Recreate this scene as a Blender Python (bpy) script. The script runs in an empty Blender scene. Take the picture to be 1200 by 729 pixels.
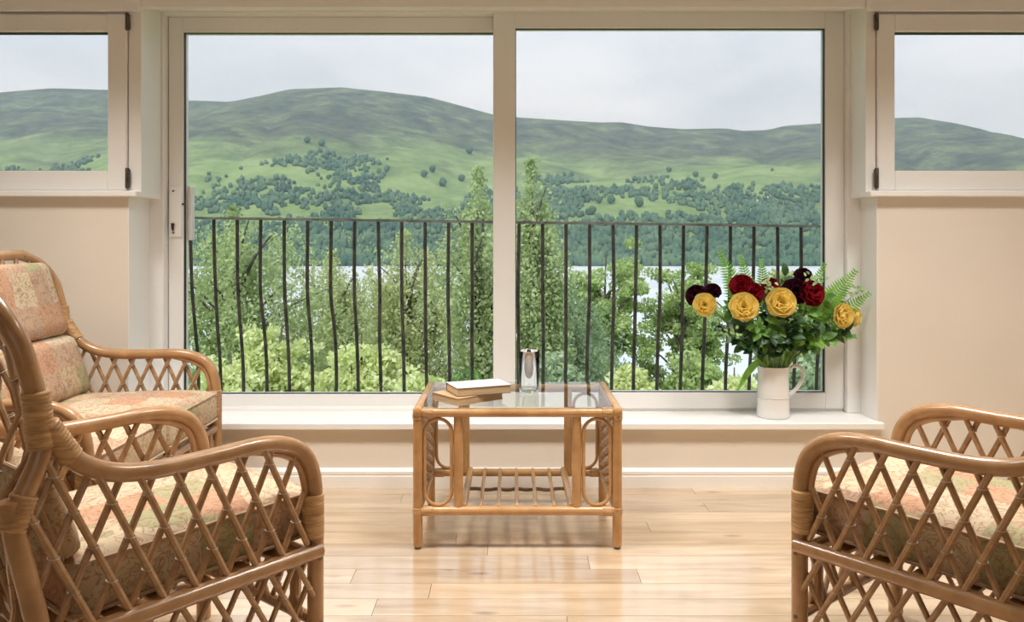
import bpy, bmesh, math, random
import numpy as np
from mathutils import Vector, Matrix, noise as mnoise

random.seed(7)
rng = np.random.default_rng(7)
SC = bpy.context.scene
COL = SC.collection
PI = math.pi

# ------------------------------------------------------------------ camera
E = 1.076          # eye height
FPX = 960.0        # focal length in pixels of a 1200 px wide frame
HY = 275.0         # horizon row
cam_d = bpy.data.cameras.new('camera')
cam_d.sensor_width = 36.0
cam_d.lens = 36.0 * FPX / 1200.0
cam_d.shift_y = -(364.5 - HY) / 1200.0
cam_d.clip_start = 0.05
cam_d.clip_end = 20000
cam = bpy.data.objects.new('camera', cam_d)
cam.location = (0, 0, E)
cam.rotation_euler = (PI / 2, 0, 0)
COL.objects.link(cam)
SC.camera = cam

SC.view_settings.view_transform = 'Standard'
SC.view_settings.look = 'None'
SC.view_settings.gamma = 1.0
SC.view_settings.use_curve_mapping = False
SC.view_settings.exposure = 0.25
try:
    SC.cycles.max_bounces = 10
    SC.cycles.diffuse_bounces = 4
    SC.cycles.transparent_max_bounces = 16
    SC.cycles.sample_clamp_indirect = 6
    SC.cycles.caustics_reflective = False
    SC.cycles.caustics_refractive = False
except Exception:
    pass


def at(px, py, d):
    """photo pixel -> point at depth d (metres from the eye along the view)"""
    return Vector(((px - 600) / FPX * d, d, E - (py - HY) / FPX * d))


# ------------------------------------------------------------------ world: overcast sky
world = bpy.data.worlds.new('overcast_sky')
SC.world = world
world.use_nodes = True
nt = world.node_tree
for n in list(nt.nodes):
    nt.nodes.remove(n)
tc = nt.nodes.new('ShaderNodeTexCoord')
mp = nt.nodes.new('ShaderNodeMapping')
mp.inputs['Scale'].default_value = (1.0, 1.0, 2.6)
nz = nt.nodes.new('ShaderNodeTexNoise')
nz.inputs['Scale'].default_value = 3.2
nz.inputs['Detail'].default_value = 6
nz.inputs['Roughness'].default_value = 0.55
nz.inputs['Distortion'].default_value = 0.3
rp = nt.nodes.new('ShaderNodeValToRGB')
rp.color_ramp.elements[0].position = 0.33
rp.color_ramp.elements[0].color = (0.57, 0.67, 0.78, 1)
rp.color_ramp.elements[1].position = 0.66
rp.color_ramp.elements[1].color = (0.87, 0.94, 1.02, 1)
bg = nt.nodes.new('ShaderNodeBackground')
bg.inputs['Strength'].default_value = 1.0
wo = nt.nodes.new('ShaderNodeOutputWorld')
nt.links.new(tc.outputs['Generated'], mp.inputs['Vector'])
nt.links.new(mp.outputs['Vector'], nz.inputs['Vector'])
nt.links.new(nz.outputs['Fac'], rp.inputs['Fac'])
nt.links.new(rp.outputs['Color'], bg.inputs['Color'])
nt.links.new(bg.outputs['Background'], wo.inputs['Surface'])


# ------------------------------------------------------------------ added room fill and sun
def area(name, loc, rot, sx, sy, power, color):
    l = bpy.data.lights.new(name, 'AREA')
    l.shape = 'RECTANGLE'
    l.size = sx
    l.size_y = sy
    l.energy = power
    l.color = color
    o = bpy.data.objects.new(name, l)
    o.location = loc
    o.rotation_euler = rot
    COL.objects.link(o)
    return o


# added fill light behind the camera; the back wall has no window
area('rear_fill_light', (0.0, -5.4, 1.2), (PI / 2, 0, 0), 4.6, 1.8, 20, (1.0, 0.95, 0.88))
FILL_DOWNLIGHT_POWER = 14.5
# soft sun filtering through the cloud, from behind the house
sun_d = bpy.data.lights.new('veiled_sun', 'SUN')
sun_d.energy = 2.8
sun_d.angle = math.radians(50)
sun_d.color = (1.0, 0.97, 0.90)
sun = bpy.data.objects.new('veiled_sun', sun_d)
sun.rotation_euler = (math.radians(42), 0, math.radians(-22))
COL.objects.link(sun)


# ------------------------------------------------------------------ materials
def new_mat(name):
    m = bpy.data.materials.new(name)
    m.use_nodes = True
    return m, m.node_tree.nodes, m.node_tree.links, m.node_tree.nodes['Principled BSDF']


def ramp(nodes, stops, interp='LINEAR'):
    r = nodes.new('ShaderNodeValToRGB')
    r.color_ramp.interpolation = interp
    while len(r.color_ramp.elements) < len(stops):
        r.color_ramp.elements.new(0.5)
    for e, (p, c) in zip(r.color_ramp.elements, stops):
        e.position = p
        e.color = (*c, 1)
    return r


def mat_noise(name, c1, c2, scale=8, rough=0.5, stretch=(1, 1, 1), bump=0.0, bscale=None, detail=4,
              coord='Object', spec=0.5, lo=0.35, hi=0.65, coat=0.0, transm=0.0):
    m, N, L, b = new_mat(name)
    tc = N.new('ShaderNodeTexCoord')
    mp = N.new('ShaderNodeMapping')
    mp.inputs['Scale'].default_value = stretch
    nz = N.new('ShaderNodeTexNoise')
    nz.inputs['Scale'].default_value = scale
    nz.inputs['Detail'].default_value = detail
    r = ramp(N, [(lo, c1), (hi, c2)])
    L.new(tc.outputs[coord], mp.inputs['Vector'])
    L.new(mp.outputs['Vector'], nz.inputs['Vector'])
    L.new(nz.outputs['Fac'], r.inputs['Fac'])
    L.new(r.outputs['Color'], b.inputs['Base Color'])
    b.inputs['Roughness'].default_value = rough
    b.inputs['Specular IOR Level'].default_value = spec
    if coat:
        b.inputs['Coat Weight'].default_value = coat
        b.inputs['Coat Roughness'].default_value = 0.15
    if bump:
        n2 = N.new('ShaderNodeTexNoise')
        n2.inputs['Scale'].default_value = bscale or scale * 4
        n2.inputs['Detail'].default_value = 3
        bp = N.new('ShaderNodeBump')
        bp.inputs['Strength'].default_value = bump
        bp.inputs['Distance'].default_value = 0.01
        L.new(mp.outputs['Vector'], n2.inputs['Vector'])
        L.new(n2.outputs['Fac'], bp.inputs['Height'])
        L.new(bp.outputs['Normal'], b.inputs['Normal'])
    return m


M = {}
M['wall'] = mat_noise('beige_wall_paint', (0.77, 0.695, 0.605), (0.80, 0.725, 0.635), 3, 0.7, bump=0.03, bscale=160)
M['white'] = mat_noise('white_painted_timber', (0.89, 0.87, 0.84), (0.91, 0.89, 0.86), 4, 0.35)
M['upvc'] = mat_noise('white_window_frame', (0.86, 0.85, 0.83), (0.88, 0.87, 0.85), 3, 0.3)
M['ceiling'] = mat_noise('ceiling_paint', (0.82, 0.79, 0.74), (0.85, 0.82, 0.77), 3, 0.8)
M['gasket'] = mat_noise('black_rubber_gasket', (0.012, 0.014, 0.016), (0.02, 0.022, 0.025), 20, 0.5)
M['bronze'] = mat_noise('dark_bronze_metal', (0.06, 0.05, 0.04), (0.13, 0.11, 0.09), 30, 0.4)
M['bronze'].node_tree.nodes['Principled BSDF'].inputs['Metallic'].default_value = 0.6
M['iron'] = mat_noise('weathered_black_iron', (0.024, 0.024, 0.024), (0.085, 0.07, 0.055), 9, 0.55, stretch=(1, 1, 2))
M['railtop'] = mat_noise('grey_worn_handrail_paint', (0.16, 0.18, 0.18), (0.34, 0.36, 0.36), 12, 0.4)
M['pot'] = mat_noise('white_glazed_ceramic', (0.80, 0.79, 0.76), (0.83, 0.82, 0.79), 4, 0.18, coat=0.3)
M['stem'] = mat_noise('flower_stem_green', (0.13, 0.24, 0.05), (0.28, 0.42, 0.12), 12, 0.5)
M['leaf_dark'] = mat_noise('dark_rose_leaf', (0.02, 0.06, 0.02), (0.06, 0.15, 0.04), 25, 0.4)
M['leaf_mid'] = mat_noise('mid_green_leaf', (0.08, 0.22, 0.03), (0.19, 0.40, 0.08), 25, 0.42)
M['leaf_pale'] = mat_noise('pale_green_leaf', (0.20, 0.36, 0.13), (0.38, 0.52, 0.25), 25, 0.45)

M['paper'] = mat_noise('aged_page_edges', (0.52, 0.36, 0.20), (0.68, 0.51, 0.32), 60, 0.8, stretch=(0.15, 0.15, 6))
M['cover_w'] = mat_noise('pale_book_cover', (0.74, 0.74, 0.70), (0.80, 0.80, 0.76), 6, 0.25)
M['cover_t'] = mat_noise('tan_book_cover', (0.55, 0.36, 0.18), (0.62, 0.42, 0.22), 6, 0.4)
M['cover_d'] = mat_noise('dark_book_edge', (0.03, 0.025, 0.02), (0.05, 0.04, 0.035), 6, 0.4)
M['plug'] = mat_noise('brown_leg_glide', (0.10, 0.05, 0.02), (0.16, 0.09, 0.04), 20, 0.5)
M['wire'] = mat_noise('silver_tie_wire', (0.40, 0.33, 0.24), (0.6, 0.54, 0.45), 20, 0.3)


def mat_cane(name, dark, mid, light, rough=0.3, scale=26):
    m, N, L, b = new_mat(name)
    tc = N.new('ShaderNodeTexCoord')
    n1 = N.new('ShaderNodeTexNoise')
    n1.inputs['Scale'].default_value = scale
    n1.inputs['Detail'].default_value = 5
    n1.inputs['Roughness'].default_value = 0.6
    r = ramp(N, [(0.28, dark), (0.5, mid), (0.72, light)])
    L.new(tc.outputs['Object'], n1.inputs['Vector'])
    L.new(n1.outputs['Fac'], r.inputs['Fac'])
    L.new(r.outputs['Color'], b.inputs['Base Color'])
    b.inputs['Roughness'].default_value = rough
    b.inputs['Coat Weight'].default_value = 0.35
    b.inputs['Coat Roughness'].default_value = 0.2
    bp = N.new('ShaderNodeBump')
    bp.inputs['Strength'].default_value = 0.04
    bp.inputs['Distance'].default_value = 0.004
    L.new(n1.outputs['Fac'], bp.inputs['Height'])
    L.new(bp.outputs['Normal'], b.inputs['Normal'])
    return m


M['cane'] = mat_cane('honey_cane', (0.33, 0.175, 0.075), (0.41, 0.225, 0.10), (0.50, 0.29, 0.14), 0.26, 14)
M['slat'] = mat_cane('thin_lattice_cane', (0.30, 0.165, 0.075), (0.40, 0.23, 0.11), (0.50, 0.31, 0.16), 0.32, 40)
M['tcane'] = mat_cane('golden_table_cane', (0.42, 0.215, 0.08), (0.50, 0.27, 0.105), (0.58, 0.34, 0.15), 0.28, 16)


def mat_wrap():
    m, N, L, b = new_mat('cane_binding')
    tc = N.new('ShaderNodeTexCoord')
    mp = N.new('ShaderNodeMapping')
    mp.inputs['Scale'].default_value = (20, 20, 160)
    n1 = N.new('ShaderNodeTexNoise')
    n1.inputs['Scale'].default_value = 1.0
    n1.inputs['Detail'].default_value = 2
    r = ramp(N, [(0.3, (0.34, 0.18, 0.07)), (0.7, (0.62, 0.38, 0.17))])
    L.new(tc.outputs['Object'], mp.inputs['Vector'])
    L.new(mp.outputs['Vector'], n1.inputs['Vector'])
    L.new(n1.outputs['Fac'], r.inputs['Fac'])
    L.new(r.outputs['Color'], b.inputs['Base Color'])
    b.inputs['Roughness'].default_value = 0.45
    return m


M['wrap'] = mat_wrap()


def mat_fabric():
    m, N, L, b = new_mat('patchwork_scroll_fabric')
    tc = N.new('ShaderNodeTexCoord')
    dn = N.new('ShaderNodeTexNoise')
    dn.inputs['Scale'].default_value = 9
    mixv = N.new('ShaderNodeVectorMath')
    mixv.operation = 'MULTIPLY_ADD'
    mixv.inputs[1].default_value = (0.05, 0.05, 0.05)
    L.new(tc.outputs['Object'], dn.inputs['Vector'])
    L.new(dn.outputs['Color'], mixv.inputs[0])
    L.new(tc.outputs['Object'], mixv.inputs[2])
    sn = N.new('ShaderNodeVectorMath')
    sn.operation = 'SNAP'
    sn.inputs[1].default_value = (0.115, 0.125, 0.12)
    L.new(mixv.outputs['Vector'], sn.inputs[0])
    wn = N.new('ShaderNodeTexWhiteNoise')
    wn.noise_dimensions = '3D'
    L.new(sn.outputs['Vector'], wn.inputs['Vector'])
    pr = ramp(N, [(0.0, (0.55, 0.42, 0.27)), (0.2, (0.55, 0.285, 0.175)), (0.36, (0.61, 0.50, 0.345)),
                  (0.54, (0.34, 0.345, 0.185)), (0.70, (0.50, 0.33, 0.235)), (0.84, (0.58, 0.485, 0.345))], 'CONSTANT')
    L.new(wn.outputs['Value'], pr.inputs['Fac'])
    # soft blending between patches
    big = N.new('ShaderNodeTexNoise')
    big.inputs['Scale'].default_value = 7
    big.inputs['Detail'].default_value = 3
    L.new(tc.outputs['Object'], big.inputs['Vector'])
    m1 = N.new('ShaderNodeMixRGB')
    m1.inputs['Color2'].default_value = (0.55, 0.42, 0.285, 1)
    bm_ = N.new('ShaderNodeMath')
    bm_.operation = 'MULTIPLY'
    bm_.inputs[1].default_value = 0.55
    L.new(big.outputs['Fac'], bm_.inputs[0])
    L.new(bm_.outputs[0], m1.inputs['Fac'])
    L.new(pr.outputs['Color'], m1.inputs['Color1'])
    # scroll lines
    cn = N.new('ShaderNodeTexNoise')
    cn.inputs['Scale'].default_value = 31
    cn.inputs['Detail'].default_value = 1.2
    cn.inputs['Distortion'].default_value = 1.6
    L.new(tc.outputs['Object'], cn.inputs['Vector'])
    s = N.new('ShaderNodeMath')
    s.operation = 'SUBTRACT'
    s.inputs[1].default_value = 0.5
    a = N.new('ShaderNodeMath')
    a.operation = 'ABSOLUTE'
    L.new(cn.outputs['Fac'], s.inputs[0])
    L.new(s.outputs[0], a.inputs[0])
    lr = ramp(N, [(0.0, (0.75, 0.75, 0.75)), (0.06, (0.0, 0.0, 0.0))])
    L.new(a.outputs[0], lr.inputs['Fac'])
    m2 = N.new('ShaderNodeMixRGB')
    m2.inputs['Color2'].default_value = (0.30, 0.16, 0.09, 1)
    L.new(lr.outputs['Color'], m2.inputs['Fac'])
    L.new(m1.outputs['Color'], m2.inputs['Color1'])
    L.new(m2.outputs['Color'], b.inputs['Base Color'])
    b.inputs['Roughness'].default_value = 0.85
    b.inputs['Specular IOR Level'].default_value = 0.2
    wv = N.new('ShaderNodeTexNoise')
    wv.inputs['Scale'].default_value = 420
    bp = N.new('ShaderNodeBump')
    bp.inputs['Strength'].default_value = 0.25
    bp.inputs['Distance'].default_value = 0.002
    L.new(tc.outputs['Object'], wv.inputs['Vector'])
    L.new(wv.outputs['Fac'], bp.inputs['Height'])
    L.new(bp.outputs['Normal'], b.inputs['Normal'])
    return m


M['fabric'] = mat_fabric()
M['piping'] = mat_noise('fabric_piping', (0.42, 0.28, 0.18), (0.58, 0.43, 0.29), 30, 0.85)


def mat_floor(name):
    m, N, L, b = new_mat(name)
    tc = N.new('ShaderNodeTexCoord')
    oi = N.new('ShaderNodeObjectInfo')
    add = N.new('ShaderNodeVectorMath')
    add.operation = 'MULTIPLY_ADD'
    add.inputs[1].default_value = (31.0, 17.0, 9.0)
    L.new(oi.outputs['Random'], add.inputs[0])
    L.new(tc.outputs['Object'], add.inputs[2])
    mp = N.new('ShaderNodeMapping')
    mp.inputs['Scale'].default_value = (2.6, 17, 17)
    n1 = N.new('ShaderNodeTexNoise')
    n1.inputs['Scale'].default_value = 1.0
    n1.inputs['Detail'].default_value = 6
    n1.inputs['Distortion'].default_value = 0.4
    L.new(add.outputs['Vector'], mp.inputs['Vector'])
    L.new(mp.outputs['Vector'], n1.inputs['Vector'])
    r = ramp(N, [(0.22, (0.39, 0.26, 0.155)), (0.5, (0.565, 0.42, 0.275)), (0.75, (0.665, 0.52, 0.37))])
    L.new(n1.outputs['Fac'], r.inputs['Fac'])
    hs = N.new('ShaderNodeHueSaturation')
    mr = N.new('ShaderNodeMapRange')
    mr.inputs['To Min'].default_value = 0.86
    mr.inputs['To Max'].default_value = 1.10
    L.new(oi.outputs['Random'], mr.inputs['Value'])
    L.new(mr.outputs['Result'], hs.inputs['Value'])
    L.new(r.outputs['Color'], hs.inputs['Color'])
    # knots
    mk = N.new('ShaderNodeMapping')
    mk.inputs['Scale'].default_value = (3.0, 9, 9)
    vk = N.new('ShaderNodeTexVoronoi')
    vk.inputs['Scale'].default_value = 1.0
    L.new(add.outputs['Vector'], mk.inputs['Vector'])
    L.new(mk.outputs['Vector'], vk.inputs['Vector'])
    kr = ramp(N, [(0.03, (0.75, 0.75, 0.75)), (0.14, (0, 0, 0))])
    L.new(vk.outputs['Distance'], kr.inputs['Fac'])
    mx = N.new('ShaderNodeMixRGB')
    mx.inputs['Color2'].default_value = (0.20, 0.10, 0.045, 1)
    L.new(kr.outputs['Color'], mx.inputs['Fac'])
    L.new(hs.outputs['Color'], mx.inputs['Color1'])
    L.new(mx.outputs['Color'], b.inputs['Base Color'])
    b.inputs['Roughness'].default_value = 0.26
    b.inputs['Specular IOR Level'].default_value = 0.55
    b.inputs['Coat Weight'].default_value = 1.0
    b.inputs['Coat Roughness'].default_value = 0.14
    b.inputs['Coat IOR'].default_value = 1.85
    bp = N.new('ShaderNodeBump')
    bp.inputs['Strength'].default_value = 0.06
    bp.inputs['Distance'].default_value = 0.004
    L.new(n1.outputs['Fac'], bp.inputs['Height'])
    L.new(bp.outputs['Normal'], b.inputs['Normal'])
    return m


M['floor'] = mat_floor('oak_floor_boards')


def mat_pane(name, tint, f0, ior=1.45):
    """thin clear glazing: lets light straight through and mirrors by Fresnel"""
    m, N, L, b = new_mat(name)
    N.remove(b)
    out = [n for n in N if n.type == 'OUTPUT_MATERIAL'][0]
    tr = N.new('ShaderNodeBsdfTransparent')
    tr.inputs['Color'].default_value = (*tint, 1)
    gl = N.new('ShaderNodeBsdfGlossy')
    gl.inputs['Roughness'].default_value = 0.0
    fr = N.new('ShaderNodeFresnel')
    fr.inputs['IOR'].default_value = ior
    mu = N.new('ShaderNodeMath')
    mu.operation = 'MULTIPLY'
    mu.inputs[1].default_value = f0
    mx = N.new('ShaderNodeMixShader')
    ge = N.new('ShaderNodeNewGeometry')
    inv = N.new('ShaderNodeMath')
    inv.operation = 'SUBTRACT'
    inv.inputs[0].default_value = 1.0
    m2 = N.new('ShaderNodeMath')
    m2.operation = 'MULTIPLY'
    L.new(ge.outputs['Backfacing'], inv.inputs[1])
    L.new(fr.outputs['Fac'], mu.inputs[0])
    L.new(mu.outputs[0], m2.inputs[0])
    L.new(inv.outputs[0], m2.inputs[1])
    L.new(m2.outputs[0], mx.inputs['Fac'])
    L.new(tr.outputs[0], mx.inputs[1])
    L.new(gl.outputs[0], mx.inputs[2])
    L.new(mx.outputs[0], out.inputs['Surface'])
    return m


M['pane'] = mat_pane('window_glass', (0.985, 0.99, 0.99), 0.6, 1.35)
M['tableglass'] = mat_pane('table_glass', (0.94, 0.97, 0.96), 1.0, 3.2)


def mat_glass(name, col, ior):
    m, N, L, b = new_mat(name)
    b.inputs['Base Color'].default_value = (*col, 1)
    b.inputs['Transmission Weight'].default_value = 1.0
    b.inputs['Roughness'].default_value = 0.0
    b.inputs['IOR'].default_value = ior
    return m


M['tumbler'] = mat_glass('clear_tumbler_glass', (1.0, 1.0, 1.0), 1.35)
M['water'] = mat_pane('drinking_water', (0.97, 0.985, 0.99), 1.0, 1.4)


def mat_foliage(name, dark, mid, light, scale=0.9, transl=0.45):
    m, N, L, b = new_mat(name)
    out = [n for n in N if n.type == 'OUTPUT_MATERIAL'][0]
    tc = N.new('ShaderNodeTexCoord')
    n1 = N.new('ShaderNodeTexNoise')
    n1.inputs['Scale'].default_value = scale
    n1.inputs['Detail'].default_value = 5
    n1.inputs['Roughness'].default_value = 0.75
    r = ramp(N, [(0.3, dark), (0.5, mid), (0.7, light)])
    L.new(tc.outputs['Object'], n1.inputs['Vector'])
    L.new(n1.outputs['Fac'], r.inputs['Fac'])
    L.new(r.outputs['Color'], b.inputs['Base Color'])
    b.inputs['Roughness'].default_value = 0.55
    tl = N.new('ShaderNodeBsdfTranslucent')
    L.new(r.outputs['Color'], tl.inputs['Color'])
    mx = N.new('ShaderNodeMixShader')
    mx.inputs['Fac'].default_value = transl
    L.new(b.outputs[0], mx.inputs[1])
    L.new(tl.outputs[0], mx.inputs[2])
    L.new(mx.outputs[0], out.inputs['Surface'])
    return m


M['yellow'] = mat_foliage('yellow_petal', (0.97, 0.74, 0.17), (0.99, 0.85, 0.32), (1.0, 0.92, 0.50), 16, 0.45)
M['red'] = mat_foliage('crimson_petal', (0.22, 0.004, 0.012), (0.36, 0.009, 0.022), (0.46, 0.016, 0.035), 16, 0.3)
M['burgundy'] = mat_foliage('burgundy_petal', (0.02, 0.002, 0.008), (0.055, 0.004, 0.018), (0.10, 0.007, 0.03), 16, 0.3)
M['fern'] = mat_foliage('fern_green', (0.12, 0.36, 0.03), (0.24, 0.54, 0.07), (0.40, 0.66, 0.15), 18, 0.45)
M['f_birch'] = mat_foliage('birch_foliage', (0.27, 0.36, 0.16), (0.44, 0.54, 0.26), (0.60, 0.68, 0.38))
M['f_olive'] = mat_foliage('olive_birch_foliage', (0.34, 0.40, 0.17), (0.52, 0.58, 0.28), (0.66, 0.70, 0.40))
M['f_grey'] = mat_foliage('grey_green_foliage', (0.22, 0.33, 0.19), (0.38, 0.50, 0.30), (0.54, 0.64, 0.44))
M['f_oak'] = mat_foliage('oak_foliage', (0.25, 0.38, 0.12), (0.43, 0.56, 0.22), (0.60, 0.70, 0.36))
M['f_lime'] = mat_foliage('lime_shrub_foliage', (0.52, 0.62, 0.24), (0.70, 0.77, 0.38), (0.85, 0.89, 0.60), 1.6)
M['f_deep'] = mat_foliage('deep_green_foliage', (0.08, 0.19, 0.05), (0.18, 0.34, 0.09), (0.32, 0.50, 0.17), 1.4)
M['bark'] = mat_noise('dark_bark', (0.05, 0.045, 0.04), (0.17, 0.15, 0.13), 6, 0.9, stretch=(1, 1, 0.4))
M['forest'] = mat_noise('far_wood_foliage', (0.045, 0.105, 0.075), (0.125, 0.205, 0.125), 0.02, 0.9, spec=0.1)
M['fartree'] = mat_noise('far_tree_foliage', (0.04, 0.10, 0.06), (0.09, 0.17, 0.09), 0.3, 0.9, spec=0.1)
M['track'] = mat_noise('bare_earth_track', (0.50, 0.45, 0.36), (0.62, 0.57, 0.48), 0.05, 0.95)
M['ground'] = mat_noise('rough_garden_bank', (0.10, 0.18, 0.05), (0.24, 0.36, 0.10), 0.8, 0.95, detail=6)


def mat_lake():
    m, N, L, b = new_mat('loch_water')
    b.inputs['Base Color'].default_value = (0.58, 0.63, 0.68, 1)
    b.inputs['Roughness'].default_value = 0.45
    tc = N.new('ShaderNodeTexCoord')
    n1 = N.new('ShaderNodeTexNoise')
    n1.inputs['Scale'].default_value = 0.02
    n1.inputs['Detail'].default_value = 4
    r = ramp(N, [(0.35, (0.54, 0.60, 0.66)), (0.65, (0.66, 0.70, 0.74))])
    L.new(tc.outputs['Object'], n1.inputs['Vector'])
    L.new(n1.outputs['Fac'], r.inputs['Fac'])
    L.new(r.outputs['Color'], b.inputs['Base Color'])
    return m


M['lake'] = mat_lake()


def mat_hill():
    m, N, L, b = new_mat('hill_grass_and_heather')
    tc = N.new('ShaderNodeTexCoord')
    sp = N.new('ShaderNodeSeparateXYZ')
    L.new(tc.outputs['Object'], sp.inputs[0])
    n1 = N.new('ShaderNodeTexNoise')
    n1.inputs['Scale'].default_value = 0.0028
    n1.inputs['Detail'].default_value = 7
    n1.inputs['Roughness'].default_value = 0.62
    mp = N.new('ShaderNodeMapping')
    mp.inputs['Scale'].default_value = (1, 1, 2.2)
    L.new(tc.outputs['Object'], mp.inputs['Vector'])
    L.new(mp.outputs['Vector'], n1.inputs['Vector'])
    # height + noise -> how much heather
    mr = N.new('ShaderNodeMapRange')
    mr.inputs['From Min'].default_value = 110
    mr.inputs['From Max'].default_value = 330
    L.new(sp.outputs['Z'], mr.inputs['Value'])
    ad = N.new('ShaderNodeMath')
    ad.operation = 'MULTIPLY_ADD'
    ad.inputs[1].default_value = 1.9
    L.new(n1.outputs['Fac'], ad.inputs[0])
    mrx = N.new('ShaderNodeMapRange')
    mrx.inputs['From Min'].default_value = 420
    mrx.inputs['From Max'].default_value = 900
    mrx.inputs['To Max'].default_value = 0.55
    L.new(sp.outputs['X'], mrx.inputs['Value'])
    sm = N.new('ShaderNodeMath')
    sm.operation = 'ADD'
    L.new(mr.outputs['Result'], sm.inputs[0])
    L.new(mrx.outputs['Result'], sm.inputs[1])
    L.new(sm.outputs[0], ad.inputs[2])
    hr = ramp(N, [(0.46, (0, 0, 0)), (0.70, (1, 1, 1))])
    dv = N.new('ShaderNodeMath')
    dv.operation = 'MULTIPLY'
    dv.inputs[1].default_value = 0.44
    L.new(ad.outputs[0], dv.inputs[0])
    L.new(dv.outputs[0], hr.inputs['Fac'])
    n2 = N.new('ShaderNodeTexNoise')
    n2.inputs['Scale'].default_value = 0.012
    n2.inputs['Detail'].default_value = 8
    n2.inputs['Roughness'].default_value = 0.82
    L.new(tc.outputs['Object'], n2.inputs['Vector'])
    grass = ramp(N, [(0.34, (0.12, 0.185, 0.075)), (0.5, (0.215, 0.31, 0.115)), (0.64, (0.30, 0.39, 0.17))])
    heath = ramp(N, [(0.34, (0.035, 0.045, 0.038)), (0.46, (0.075, 0.09, 0.065)), (0.54, (0.115, 0.14, 0.085)),
                     (0.64, (0.19, 0.25, 0.125))])
    L.new(n2.outputs['Fac'], grass.inputs['Fac'])
    L.new(n2.outputs['Fac'], heath.inputs['Fac'])
    mx = N.new('ShaderNodeMixRGB')
    L.new(hr.outputs['Color'], mx.inputs['Fac'])
    L.new(grass.outputs['Color'], mx.inputs['Color1'])
    L.new(heath.outputs['Color'], mx.inputs['Color2'])
    L.new(mx.outputs['Color'], b.inputs['Base Color'])
    b.inputs['Roughness'].default_value = 0.95
    b.inputs['Specular IOR Level'].default_value = 0.1
    bp = N.new('ShaderNodeBump')
    bp.inputs['Strength'].default_value = 0.6
    bp.inputs['Distance'].default_value = 12
    L.new(n2.outputs['Fac'], bp.inputs['Height'])
    L.new(bp.outputs['Normal'], b.inputs['Normal'])
    return m


M['hill'] = mat_hill()


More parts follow.
